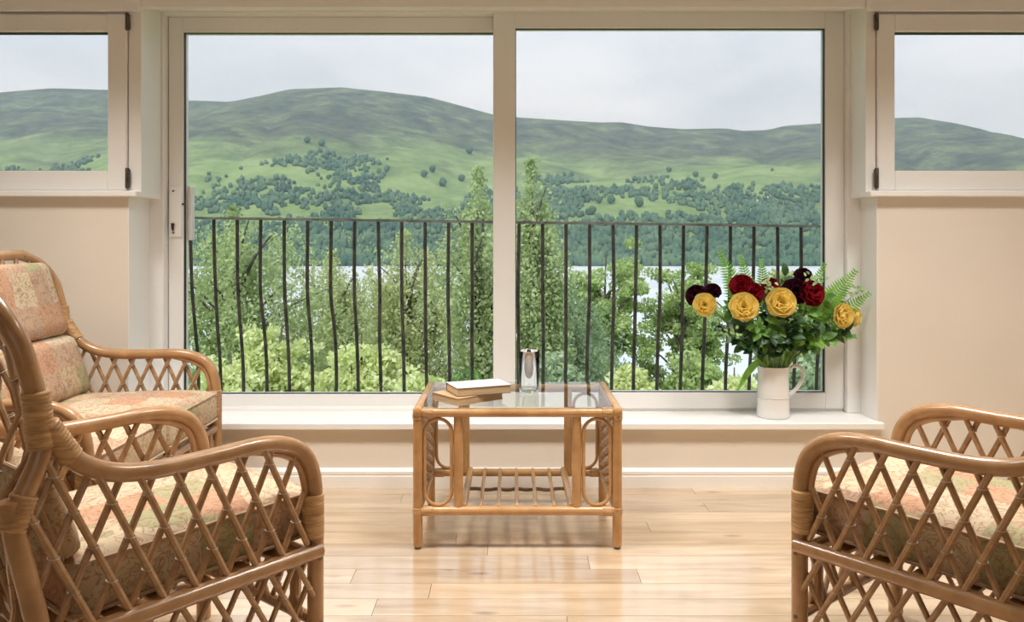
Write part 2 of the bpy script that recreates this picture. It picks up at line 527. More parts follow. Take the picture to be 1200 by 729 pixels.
# ------------------------------------------------------------------ mesh helpers
class MB:
    def __init__(self):
        self.v = []
        self.f = []

    def add(self, verts, faces):
        o = len(self.v)
        self.v.extend([tuple(p) for p in verts])
        self.f.extend([tuple(i + o for i in f) for f in faces])
        return self

    def box(self, x0, x1, y0, y1, z0, z1, c=0.0):
        if c <= 0:
            self.add([(x0, y0, z0), (x1, y0, z0), (x1, y1, z0), (x0, y1, z0),
                      (x0, y0, z1), (x1, y0, z1), (x1, y1, z1), (x0, y1, z1)],
                     [(0, 3, 2, 1), (4, 5, 6, 7), (0, 1, 5, 4), (1, 2, 6, 5), (2, 3, 7, 6), (3, 0, 4, 7)])
            return self
        lo = (x0, y0, z0)
        hi = (x1, y1, z1)
        V = []
        idx = {}
        for sx in (0, 1):
            for sy in (0, 1):
                for sz in (0, 1):
                    s = (sx, sy, sz)
                    for k in range(3):
                        p = []
                        for a in range(3):
                            b = hi[a] if s[a] else lo[a]
                            if a != k:
                                b += -c if s[a] else c
                            p.append(b)
                        idx[(s, k)] = len(V)
                        V.append(p)
        F = []
        for k in range(3):
            a, b = [i for i in range(3) if i != k]
            for sk in (0, 1):
                q = []
                for (sa, sb) in ((0, 0), (1, 0), (1, 1), (0, 1)):
                    s = [0, 0, 0]
                    s[k] = sk
                    s[a] = sa
                    s[b] = sb
                    q.append(idx[(tuple(s), k)])
                F.append(q)
        for k in range(3):   # edges parallel to axis k
            a, b = [i for i in range(3) if i != k]
            for sa in (0, 1):
                for sb in (0, 1):
                    s0 = [0, 0, 0]
                    s0[a] = sa
                    s0[b] = sb
                    s1 = list(s0)
                    s1[k] = 1
                    F.append([idx[(tuple(s0), a)], idx[(tuple(s1), a)], idx[(tuple(s1), b)], idx[(tuple(s0), b)]])
        for sx in (0, 1):
            for sy in (0, 1):
                for sz in (0, 1):
                    F.append([idx[((sx, sy, sz), k)] for k in range(3)])
        return self.add(V, F)

    def tube(self, path, r, seg=8, caps=True, closed=False):
        P = [Vector(p) for p in path]
        n = len(P)
        R = r if isinstance(r, (list, tuple)) else [r] * n
        T = []
        for i in range(n):
            if closed:
                t = P[(i + 1) % n] - P[i - 1]
            else:
                t = P[min(i + 1, n - 1)] - P[max(i - 1, 0)]
            T.append(t.normalized())
        up = Vector((0, 0, 1)) if abs(T[0].z) < 0.9 else Vector((1, 0, 0))
        u = (up - T[0] * up.dot(T[0])).normalized()
        V = []
        for i in range(n):
            u = (u - T[i] * u.dot(T[i]))
            u = u.normalized() if u.length > 1e-6 else T[i].orthogonal().normalized()
            w = T[i].cross(u)
            for k in range(seg):
                a = 2 * PI * k / seg
                V.append(P[i] + (u * math.cos(a) + w * math.sin(a)) * R[i])
        F = []
        rng_i = range(n) if closed else range(n - 1)
        for i in rng_i:
            j = (i + 1) % n
            for k in range(seg):
                k2 = (k + 1) % seg
                F.append((i * seg + k, i * seg + k2, j * seg + k2, j * seg + k))
        if caps and not closed:
            F.append(tuple(reversed(range(seg))))
            F.append(tuple(range((n - 1) * seg, n * seg)))
        return self.add(V, F)

    def lathe(self, prof, center=(0, 0, 0), seg=24, axis=None, cap0=True, cap1=True):
        V = []
        for (r, z) in prof:
            for k in range(seg):
                a = 2 * PI * k / seg
                V.append(Vector((r * math.cos(a), r * math.sin(a), z)))
        if axis is not None:
            q = Vector((0, 0, 1)).rotation_difference(Vector(axis).normalized())
            V = [q @ p for p in V]
        c = Vector(center)
        V = [p + c for p in V]
        F = []
        for i in range(len(prof) - 1):
            for k in range(seg):
                k2 = (k + 1) % seg
                F.append((i * seg + k, i * seg + k2, (i + 1) * seg + k2, (i + 1) * seg + k))
        if cap0:
            F.append(tuple(reversed(range(seg))))
        if cap1:
            F.append(tuple(range((len(prof) - 1) * seg, len(prof) * seg)))
        return self.add(V, F)

    def prism(self, poly, axis, a0, a1):
        """poly of (p,q) in the two other axes (cyclic order), extruded along axis"""
        V = []
        for a in (a0, a1):
            for (p, q) in poly:
                c = [0, 0, 0]
                c[axis] = a
                o = [i for i in range(3) if i != axis]
                c[o[0]] = p
                c[o[1]] = q
                V.append(c)
        n = len(poly)
        F = [tuple(range(n)), tuple(reversed(range(n, 2 * n)))]
        for i in range(n):
            j = (i + 1) % n
            F.append((i, j, n + j, n + i))
        return self.add(V, F)

    def mesh(self, name, mat, smooth=True, angle=35, fix=True):
        me = bpy.data.meshes.new(name)
        me.from_pydata(self.v, [], self.f)
        if fix:
            bm = bmesh.new()
            bm.from_mesh(me)
            bmesh.ops.recalc_face_normals(bm, faces=bm.faces)
            bm.to_mesh(me)
            bm.free()
        me.materials.append(mat)
        if smooth:
            for p in me.polygons:
                p.use_smooth = True
            try:
                me.set_sharp_from_angle(angle=math.radians(angle))
            except Exception:
                pass
        me.update()
        return me

    def build(self, name, mat, parent=None, smooth=True, angle=35, fix=True):
        return link(name, self.mesh(name, mat, smooth, angle, fix), parent)


def link(name, me, parent=None):
    o = bpy.data.objects.new(name, me)
    COL.objects.link(o)
    if parent is not None:
        o.parent = parent
    return o


def tag(o, label=None, cat=None, group=None, kind=None):
    if label:
        o['label'] = label
    if cat:
        o['category'] = cat
    if group:
        o['group'] = group
    if kind:
        o['kind'] = kind
    return o


def thing(name, label, cat, loc=(0, 0, 0), rz=0.0, group=None):
    o = bpy.data.objects.new(name, None)
    o.empty_display_size = 0.05
    o.location = loc
    o.rotation_euler = (0, 0, rz)
    COL.objects.link(o)
    return tag(o, label, cat, group)


def struct(name, label=None, loc=(0, 0, 0)):
    o = bpy.data.objects.new(name, None)
    o.empty_display_size = 0.05
    o.location = loc
    COL.objects.link(o)
    return tag(o, label, None, None, 'structure')


def copy_tree(o, parent=None):
    c = o.copy()
    COL.objects.link(c)
    c.parent = parent
    for ch in o.children:
        copy_tree(ch, c)
    return c


def spline(pts, n=6):
    """Catmull-Rom through points"""
    P = [Vector(p) for p in pts]
    P = [P[0] * 2 - P[1]] + P + [P[-1] * 2 - P[-2]]
    out = []
    for i in range(1, len(P) - 2):
        p0, p1, p2, p3 = P[i - 1], P[i], P[i + 1], P[i + 2]
        for k in range(n):
            t = k / n
            out.append(0.5 * ((2 * p1) + (-p0 + p2) * t + (2 * p0 - 5 * p1 + 4 * p2 - p3) * t * t +
                              (-p0 + 3 * p1 - 3 * p2 + p3) * t ** 3))
    out.append(P[-2])
    return out


# ================================================================== ROOM SHELL
YW = 3.50        # room face of the window wall
YB = 3.80        # outside face
XL, XR = -2.75, 2.75
ZC = 2.42
WXL, WXR = -1.64, 1.562       # sides of the big recess
SILLZ = 0.2785

wl = MB()
wl.box(XL, WXL, YW, YB, 0.0, 1.236)
wl.box(WXR, XR, YW, YB, 0.0, 1.236)
wl.box(WXL, WXR, YW, YB, 0.0, 0.249)
wl.box(XL, XR, YW + 0.02, YB, 2.10, ZC)
wl.box(XL, -2.62, YW, YB, 1.236, 2.10)
wl.box(2.62, XR, YW, YB, 1.236, 2.10)
o = wl.build('wall_front', M['wall'], None, smooth=False)
tag(o, 'beige painted wall holding the big sliding window', None, None, 'structure')
rv = MB()      # white reveal linings of the recess
rv.box(WXL - 0.004, WXL + 0.003, YW + 0.001, 3.70, SILLZ, 1.236)
rv.box(WXR - 0.003, WXR + 0.004, YW + 0.001, 3.70, SILLZ, 1.236)
tag(rv.build('reveal_lining', M['white'], o, smooth=False), 'white reveal sides of the window recess')

for nm, x0, x1 in (('wall_left', XL - 0.12, XL), ('wall_right', XR, XR + 0.12)):
    w = MB().box(x0, x1, -5.6, YB, 0, ZC).build(nm, M['wall'], None, smooth=False)
    tag(w, 'plain beige side wall of the room', None, None, 'structure')
w = MB().box(XL, XR, -5.72, -5.6, 0, ZC).build('wall_back', M['wall'], None, smooth=False)
tag(w, 'plain beige wall at the back of the room', None, None, 'structure')
w = MB().box(XL - 0.12, XR + 0.12, -5.72, YB, ZC, ZC + 0.1).build('ceiling', M['ceiling'], None, smooth=False)
tag(w, 'white painted ceiling of the sitting room', None, None, 'structure')

# ---- floor boards
floor = struct('floor', 'varnished oak plank floor with knots and staggered joints')
MB().box(XL, XR, -5.6, YB, -0.05, -0.0135).build('subfloor', M['plug'], floor, smooth=False)
BW = 0.108
board_meshes = {}


def board(x0, x1, y0, ln):
    key = round(ln, 2)
    if key not in board_meshes:
        g = 0.0007
        board_meshes[key] = MB().box(-ln / 2 + g, ln / 2 - g, g, BW - g, -0.014, 0.0).mesh('floor_board', M['floor'], False)
    ob = link('floor_board', board_meshes[key], floor)
    ob.location = ((x0 + x1) / 2, y0, 0)
    return ob


row = 0
y = YW
lens = [0.9, 1.2, 1.5, 1.8]
rest = MB()
while y > -5.5:
    y0 = y - BW
    x = XL - random.uniform(0, 1.2)
    while x < XR:
        ln = random.choice(lens)
        a, b = x, x + ln
        if y0 > 1.15:
            if a < XL:
                a = XL
            if b > XR:
                b = XR
            L_ = round(b - a, 1)
            if b - a > 0.05:
                key = round(b - a, 2)
                board(a, a + key, y0, key)
        else:
            rest.box(max(a, XL) + .0007, min(b, XR) - .0007, y0 + .0007, y - .0007, -0.014, 0.0)
        x += ln
    y = y0
tag(rest.build('floor_boards_behind', M['floor'], floor, smooth=False), None, None, None, 'stuff')

# ---- skirting boards
prof = [(0, 0), (-0.018, 0), (-0.018, 0.048), (-0.015, 0.050), (-0.015, 0.054), (-0.017, 0.056), (-0.017, 0.068),
        (-0.011, 0.076), (-0.004, 0.080), (0, 0.080)]
sk = MB().prism([(YW + a, z) for a, z in prof], 0, XL, XR).build('baseboard_front', M['white'], None, angle=20)
tag(sk, 'white moulded skirting board under the window', None, None, 'structure')
for nm, s, xx in (('baseboard_left', 1, XL), ('baseboard_right', -1, XR)):
    sk = MB().prism([(xx - s * a, z) for a, z in prof], 1, -5.6, YW - 0.018).build(nm, M['white'], None, angle=20)
    tag(sk, 'white moulded skirting board along the side wall', None, None, 'structure')

# ---- main window board (deep sill)
sl = MB().box(WXL - 0.025, WXR + 0.016, YW - 0.035, YW, SILLZ - 0.029, SILLZ, 0.004)
sl.box(WXL, WXR, YW - 0.002, 3.74, SILLZ - 0.029, SILLZ)
sl = sl.build('trim_1', M['white'], None, angle=30)
tag(sl, 'deep white window board below the sliding window', None, None, 'structure')

# ---- header casing above everything
hd = MB().box(XL, WXL + 0.05, YW - 0.012, YW + 0.03, 2.028, 2.10, 0.003)
hd.box(WXR - 0.05, XR, YW - 0.012, YW + 0.03, 2.028, 2.10, 0.003)
hd.box(WXL + 0.05, WXR - 0.05, YW + 0.0, YW + 0.03, 2.045, 2.10, 0.003)
hd.box(WXL + 0.05, WXR - 0.05, YW + 0.03, 3.75, 2.083, 2.10)
hd = hd.build('trim_2', M['upvc'], None, angle=30)
tag(hd, 'white timber head casing above the windows', None, None, 'structure')


# ---- sliding window
def ring(mb, x0, x1, z0, z1, y0, y1, wl_, wr_, wb, wt, c=0.003):
    mb.box(x0, x0 + wl_, y0, y1, z0, z1, c)
    mb.box(x1 - wr_, x1, y0, y1, z0, z1, c)
    mb.box(x0 + wl_, x1 - wr_, y0, y1, z0, z0 + wb, c)
    mb.box(x0 + wl_, x1 - wr_, y0, y1, z1 - wt, z1, c)
    return mb


win = struct('window_1', 'large two-panel white sliding window over the balcony')
ofr = MB()
ofr.box(WXL, -1.575, 3.70, 3.83, SILLZ, 2.10, 0.003)
ofr.box(1.497, WXR, 3.66, 3.83, SILLZ, 2.10, 0.003)
ofr.box(-1.575, 1.497, 3.69, 3.83, 2.073, 2.10, 0.003)
ofr.box(-1.575, 1.497, 3.70, 3.83, 0.262, 0.292, 0.003)
ofr.build('outer_frame', M['upvc'], win, angle=30)

fs = MB()
ring(fs, -1.573, 0.0, 0.285, 2.073, 3.75, 3.81, 0.069, 0.086, 0.0606, 0.0713)
fs = fs.build('sash', M['upvc'], win, angle=30)
tag(fs, 'left sliding sash set further back')
gk = MB()
ring(gk, -1.508, -0.082, 0.3416, 2.0057, 3.756, 3.775, 0.0075, 0.004, 0.007, 0.007, 0)
gk.build('gasket', M['gasket'], fs, smooth=False)
MB().box(-1.506, -0.084, 3.772, 3.778, 0.344, 2.004).build('pane', M['pane'], fs, smooth=False)
rs = MB()
ring(rs, -0.085, 1.497, 0.292, 2.0755, 3.69, 3.748, 0.1004, 0.086, 0.073, 0.0695)
rs = rs.build('sash', M['upvc'], win, angle=30)
tag(rs, 'right sash standing proud of the left one')
gk = MB()
ring(gk, 0.0115, 1.415, 0.361, 2.010, 3.696, 3.715, 0.007, 0.008, 0.006, 0.0065, 0)
gk.build('gasket', M['gasket'], rs, smooth=False)
MB().box(0.0135, 1.413, 3.712, 3.718, 0.363, 2.008).build('pane', M['pane'], rs, smooth=False)

# lock plate on the left stile
lk = MB().box(-1.566, -1.508, 3.738, 3.752, 1.066, 1.292, 0.003).build('lock_plate', M['upvc'], fs, angle=30)
tag(lk, 'white lock plate with keyhole screws and a small lever')
for z in (1.275, 1.085):
    MB().lathe([(0.0045, 0), (0.0045, 0.003)], (-1.545, 3.737, z), 10, (0, -1, 0)).build('screw', M['bronze'], lk)
MB().tube([(-1.545, 3.733, 1.092), (-1.546, 3.731, 1.105), (-1.546, 3.732, 1.128)], [0.003, 0.006, 0.008], 8).build('lever', M['bronze'], lk)
MB().tube([(-1.516, 3.745, 1.212), (-1.497, 3.745, 1.218)], 0.004, 8).build('lock_pin', M['gasket'], lk)
MB().box(-1.502, -1.482, 3.792, 3.83, 1.05, 1.30, 0.003).build('outer_handle', M['upvc'], fs, angle=30)


# ---- the two small side windows
def small_window(name, label, s, xo, xs, xg, xend):
    w = struct(name, label)
    # s=-1 left window (runs to -x), s=+1 right window

    def bx(mb, a, b, *r):
        return mb.box(min(a, b), max(a, b), *r)
    fr = MB()
    bx(fr, xo, xs, 3.505, 3.70, 1.258, 2.10, 0.002)
    bx(fr, xs, xend, 3.515, 3.62, 1.258, 1.275, 0.002)
    bx(fr, xs, xend, 3.515, 3.62, 2.015, 2.04, 0.002)
    bx(fr, xend, xend - s * 0.03, 3.515, 3.62, 1.258, 2.03, 0.002)
    fr.build('outer_frame', M['upvc'], w, angle=30)
    xi = xend - s * 0.03
    sa = MB()
    bx(sa, xs + s * 0.003, xg, 3.492, 3.56, 1.264, 2.017, 0.004)
    bx(sa, xi - s * 0.085, xi, 3.492, 3.56, 1.264, 2.017, 0.004)
    bx(sa, xg, xi - s * 0.085, 3.492, 3.56, 1.264, 1.349, 0.004)
    bx(sa, xg, xi - s * 0.085, 3.492, 3.56, 1.942, 2.017, 0.004)
    sa = sa.build('sash', M['upvc'], w, angle=30)
    gk = MB()
    bx(gk, xg, xi - s * 0.085, 3.51, 3.53, 1.936, 1.943)
    bx(gk, xg, xi - s * 0.085, 3.51, 3.53, 1.347, 1.351)
    bx(gk, xg - s * 0.001, xg + s * 0.004, 3.51, 3.53, 1.347, 1.943)
    gk.build('gasket', M['gasket'], sa, smooth=False)
    bx(MB(), xg - s * 0.002, xi - s * 0.08, 3.528, 3.534, 1.345, 1.946).build('pane', M['pane'], sa, smooth=False)
    for z0, z1 in ((1.945, 2.02), (1.272, 1.36)):
        h = MB().lathe([(0.006, z0), (0.0085, z0 + 0.004), (0.0085, z1 - 0.004), (0.006, z1)], (xs - s * 0.004, 3.486, 0), 12)
        bx(h, xs - s * 0.012, xs + s * 0.002, 3.486, 3.496, z0 + 0.006, z1 - 0.006)
        h = h.build('hinge', M['bronze'], w, angle=40)
        tag(h, 'dark bronze barrel hinge')
    # ledge under it
    lg = MB()
    bx(lg, xo + s * -0.0, xend, YW - 0.045, 3.72, 1.236, 1.262, 0.004)
    lg.build('window_ledge', M['white'], w, angle=30)
    return w


small_window('window_2', 'small white side window above the sofa', -1, -1.586, -1.641, -1.7246, -2.62)
small_window('window_3', 'small white side window above the right armchair', 1, 1.513, 1.556, 1.633, 2.62)


# ---- row of downlights added as room fill, unseen above the frame
def downlight(x, y, label):
    t = thing('added_fill_downlight', label, 'fill lamp', (x, y, ZC), 0, 'row of added fill downlights before the window')
    MB().lathe([(0.215, -0.012), (0.235, -0.012), (0.245, -0.004), (0.245, 0.0), (0.215, 0.0)], (0, 0, 0), 32, cap0=False, cap1=False).build('rim', M['white'], t)
    l = bpy.data.lights.new('fill_glow', 'AREA')
    l.shape = 'DISK'
    l.size = 0.42
    l.spread = math.radians(112)
    l.energy = FILL_DOWNLIGHT_POWER
    l.color = (1.0, 0.965, 0.92)
    lo = bpy.data.objects.new('fill_glow', l)
    lo.location = (0, 0, -0.008)
    COL.objects.link(lo)
    lo.parent = t


for x_, lab_ in ((-1.75, 'added round fill downlight above the sofa'), (-0.62, 'added round fill downlight above the left armchair front'),
                 (0.62, 'added round fill downlight above the coffee table right side'), (1.75, 'added round fill downlight above the right armchair')):
    downlight(x_, 2.40, lab_)

# ================================================================== OUTSIDE
LAKEZ = E - 38.5
YSH = 1000.0
YR = 2600.0
RIDGE = [(-900, 150), (-500, 135), (-200, 118), (0, 108), (60, 103), (127, 105), (180, 112), (215, 117), (270, 119), (300, 113), (340, 104), (400, 102),
         (450, 107), (500, 113), (520, 118), (578, 134), (604, 137), (650, 140), (700, 143), (730, 143), (760, 148),
         (800, 151), (850, 150), (870, 153), (900, 152), (920, 147), (967, 144), (1048, 138), (1075, 137), (1105, 142),
         (1130, 152), (1160, 161), (1180, 170), (1200, 182), (1260, 205), (1400, 200), (1700, 180), (2100, 190)]
RX = np.array([(p - 600) / FPX * YR for p, _ in RIDGE])
RZ = np.array([E + (HY - q) / FPX * YR for _, q in RIDGE])


def hill_z(x, y):
    """height of the far hillside at world x, y"""
    zr = float(np.interp(x, RX, RZ))
    s = (y - YSH) / (YR - YSH)
    if s <= 0:
        return LAKEZ - 3 + s * 20
    if s > 1:
        return zr - (s - 1) * (s - 1) * 900 - (s - 1) * 60
    base = LAKEZ - 1 + (zr - LAKEZ) * (0.80 * s + 0.20 * s * s)
    env = math.sin(PI * min(1, s)) ** 0.7
    n = mnoise.fractal(Vector((x * 0.0021, y * 0.0016, 3.1)), 0.9, 2.1, 4)
    n2 = mnoise.noise(Vector((x * 0.0010 + 5, y * 0.0004, 1.7)))
    g = 1 - abs(mnoise.noise(Vector((x * 0.0034 + 2, y * 0.0011, 8.2)))) * 2
    return base + env * (n * 40 + n2 * 34 - max(0, g) ** 3 * 40 * s)


NX, NY = 300, 110
xs = np.linspace(-3600, 3600, NX)
ys = np.concatenate([np.linspace(930, 2600, 85), np.linspace(2640, 3600, 25)])
hv = [(float(x), float(y), hill_z(float(x), float(y))) for y in ys for x in xs]
hf = [(j * NX + i, j * NX + i + 1, (j + 1) * NX + i + 1, (j + 1) * NX + i) for j in range(NY - 1) for i in range(NX - 1)]
hm = MB()
hm.v, hm.f = hv, hf
hill = hm.build('hillside', M['hill'], None, smooth=True, angle=180, fix=False)
tag(hill, 'broad green and heather-brown hills across the lake', None, None, 'structure')

lk_ = MB().add([(-4000, 150, LAKEZ), (4000, 150, LAKEZ), (4000, 1040, LAKEZ), (-4000, 1040, LAKEZ)], [(0, 1, 2, 3)])
lake = lk_.build('lake', M['lake'], None, smooth=False)
tag(lake, 'pale grey lake below the hills', None, None, 'structure')


def ground_z(x, y):
    return -3.0 - (y - 4.2) * 0.185 + 0.35 * mnoise.noise(Vector((x * 0.2, y * 0.2, 0)))


gm = MB()
gx = np.linspace(-160, 160, 70)
gy = np.concatenate([np.linspace(3.85, 40, 40), np.linspace(44, 230, 30)])
gm.v = [(float(x), float(y), ground_z(float(x), float(y))) for y in gy for x in gx]
gm.f = [(j * 70 + i, j * 70 + i + 1, (j + 1) * 70 + i + 1, (j + 1) * 70 + i) for j in range(69) for i in range(69)]
gr = gm.build('garden_bank', M['ground'], None, smooth=True, angle=180, fix=False)
tag(gr, 'rough grassy bank falling from the house to the lake', None, None, 'structure')
ow = MB().box(XL - 0.4, XR + 0.4, YB, YB + 0.04, -3.4, 0.255).build('wall_outer', M['wall'], None, smooth=False)
tag(ow, 'outer face of the house wall under the balcony', None, None, 'structure')

# ---- far woods on the hillside
bm = bmesh.new()
bmesh.ops.create_icosphere(bm, subdivisions=2, radius=1.0)
ICO_V = np.array([v.co[:] for v in bm.verts])
ICO_F = np.array([[v.index for v in f.verts] for f in bm.faces])
bm.free()


def px_of(x, y, z):
    return 600 + x / y * FPX, HY - (z - E) / y * FPX


# wood density read off by band and by patch, in world units of the slope
def wood_density(x, y):
    z = hill_z(x, y)
    px, py = px_of(x, y, z)
    nb = mnoise.fractal(Vector((x * 0.006, y * 0.006, 4.4)), 0.9, 2.0, 4)
    d = 0.0
    if py > (262 if px < 700 else 258):
        d = 1.0
    def blob(cx, cy, rx, ry, w=1.0):
        return w * max(0.0, 1.06 - math.hypot((px - cx) / rx, (py - cy) / ry))
    d = max(d, blob(290, 228, 110, 24), blob(405, 232, 80, 30), blob(200, 238, 90, 26), blob(395, 190, 60, 18, 0.6),
            blob(470, 235, 45, 25), blob(505, 182, 70, 7, 0.5), blob(445, 205, 40, 22, 0.7), blob(600, 240, 60, 22), blob(560, 255, 80, 16),
            blob(655, 228, 45, 24), blob(640, 250, 60, 18), blob(815, 238, 34, 13), blob(865, 236, 38, 15), blob(930, 240, 55, 26),
            blob(1000, 236, 70, 30), blob(760, 256, 60, 10), blob(900, 258, 120, 18), blob(90, 196, 50, 10, 0.8), blob(-30, 200, 60, 12),
            blob(40, 150, 90, 5, 0.5), blob(1140, 215, 90, 20))
    clear = max(blob(440, 252, 30, 14), blob(700, 262, 24, 8) * 0.5, blob(300, 268, 40, 7) * 0.7)
    return d + nb * 0.9 - clear * 1.6, z


fv, ff = [], []
cnt = 0
tries = 0
while cnt < 13000 and tries < 90000:
    tries += 1
    y = 1003 + 720 * random.random() ** 1.35
    x = random.uniform(-0.82, 0.82) * y
    d, z = wood_density(x, y)
    if random.random() > d * 2.0 - 0.2:
        continue
    r = random.uniform(2.8, 5.4) * (0.9 if y > 1300 else 1.0)
    h = r * random.uniform(0.9, 1.55)
    V = ICO_V * np.array([r, r, h]) * (1 + rng.uniform(-0.3, 0.22, (len(ICO_V), 1))) + np.array([x, y, z + h * 0.7])
    fv.append(V)
    ff.append(ICO_F + cnt * len(ICO_V))
    cnt += 1
fo = MB()
fo.v = np.concatenate(fv).tolist()
fo.f = np.concatenate(ff).tolist()
fo = fo.build('distant_woods', M['forest'], None, smooth=True, angle=180, fix=False)
tag(fo, 'dark green woods covering the lower hillside', 'woods', None, 'stuff')


def hill_hit(px, py):
    """point on the far slope seen in that direction"""
    y = 1000.0
    while y < 2600:
        x = (px - 600) / FPX * y
        z = hill_z(x, y)
        if z >= E - (py - HY) / FPX * y:
            return Vector((x, y, z))
        y += 6
    return None


# ---- single trees dotted over the pasture
LONE = [(749, 243, 6, 'largest round lone tree on the pasture right of the stile'), (815, 208, 3.5, 'small lone tree high on the right pasture, left of a pair'),
        (838, 210, 3.5, 'small lone tree high on the right pasture, right of a pair'), (784, 202, 3, 'tiny lone tree highest on the right pasture'),
        (686, 234, 4.5, 'first lone tree right of the wood beside the stile'), (702, 239, 4, 'second lone tree right of the wood beside the stile'),
        (716, 239, 5, 'third lone tree right of the wood beside the stile'), (694, 252, 5, 'lone tree just above the railing near the stile wood'),
        (804, 224, 4, 'lone tree above the middle copse on the right pasture'), (863, 224, 4, 'lone tree above the right copse near the track'),
        (519, 219, 5, 'lone tree lowest on the pasture left of the stile'), (541, 213, 4, 'lone tree on the left pasture nearest the stile'),
        (497, 208, 4, 'lone tree on the left pasture beside the wood'), (507, 203, 4, 'lone tree uphill of the others on the left pasture'),
        (550, 181, 4, 'lone tree highest on the left slope near the stile'), (377, 172, 4, 'right one of two lone trees above the left woods'),
        (360, 168, 4, 'left one of two lone trees above the left woods')]
for (px, py, rp_, lab) in LONE:
    h_ = hill_hit(px, py)
    if h_ is None:
        continue
    r = rp_ * h_.y / FPX
    t = thing('hillside_tree', lab, 'tree', h_, 0, 'lone trees on the hillside pasture')
    V = (ICO_V * np.array([r, r, r * 1.05]) * (1 + rng.uniform(-0.15, 0.15, (len(ICO_V), 1))) + np.array([0, 0, r * 1.15])).tolist()
    MB().add(V, ICO_F.tolist()).build('crown', M['fartree'], t, angle=180)
    MB().tube([(0, 0, -1.5), (0, 0, r)], [r * 0.14, r * 0.08], 6).build('trunk', M['bark'], t)

# ---- pale track
pts = [hill_hit(*p) for p in ((856, 256), (866, 249), (876, 243), (888, 238), (901, 233), (914, 229))]
pts = [p for p in pts if p]
if len(pts) > 2:
    tm = MB()
    P = spline(pts, 6)
    V = []
    for i, p in enumerate(P):
        hw = 6.5
        for k in (-1, 1):
            for up in (0, 1):
                V.append((p.x + k * hw, p.y + k * 4, p.z + (2.2 if up else -4)))
    F = []
    for i in range(len(P) - 1):
        a, b = i * 4, (i + 1) * 4
        F += [(a + 1, a + 3, b + 3, b + 1), (a, a + 1, b + 1, b), (a + 2, b + 2, b + 3, a + 3)]
    tm.add(V, F)
    tag(tm.build('hill_track', M['track'], None), 'pale bare earth track climbing through the hillside woods', 'track')


# ---- near trees
def leaf_mesh(name, C, size, mat, droop=0.0, parent=None):
    """C: (n,3) leaf centres -> small two-triangle leaves, folded along the middle"""
    n = len(C)
    ax = rng.normal(size=(n, 3))
    ax[:, 2] -= droop
    ax /= np.linalg.norm(ax, axis=1)[:, None]
    b = rng.normal(size=(n, 3))
    b -= ax * (b * ax).sum(1)[:, None]
    b /= np.linalg.norm(b, axis=1)[:, None]
    nn = np.cross(ax, b)
    s = size * rng.uniform(0.6, 1.35, (n, 1))
    p0 = C - ax * s * 0.5
    p2 = C + ax * s * 0.5
    p1 = C + b * s * 0.33 + nn * s * 0.08
    p3 = C - b * s * 0.33 + nn * s * 0.08
    V = np.stack([p0, p1, p2, p3], 1).reshape(-1, 3)
    idx = np.arange(n)[:, None] * 4
    F = np.concatenate([idx + np.array([[0, 1, 2]]), idx + np.array([[0, 2, 3]])], 0)
    me = bpy.data.meshes.new(name)
    me.vertices.add(len(V))
    me.vertices.foreach_set('co', V.astype(np.float32).ravel())
    me.loops.add(F.size)
    me.loops.foreach_set('vertex_index', F.astype(np.int32).ravel())
    me.polygons.add(len(F))
    me.polygons.foreach_set('loop_start', np.arange(0, F.size, 3, dtype=np.int32))
    me.polygons.foreach_set('loop_total', np.full(len(F), 3, dtype=np.int32))
    me.materials.append(mat)
    me.update()
    me.validate()
    return link(name, me, parent)


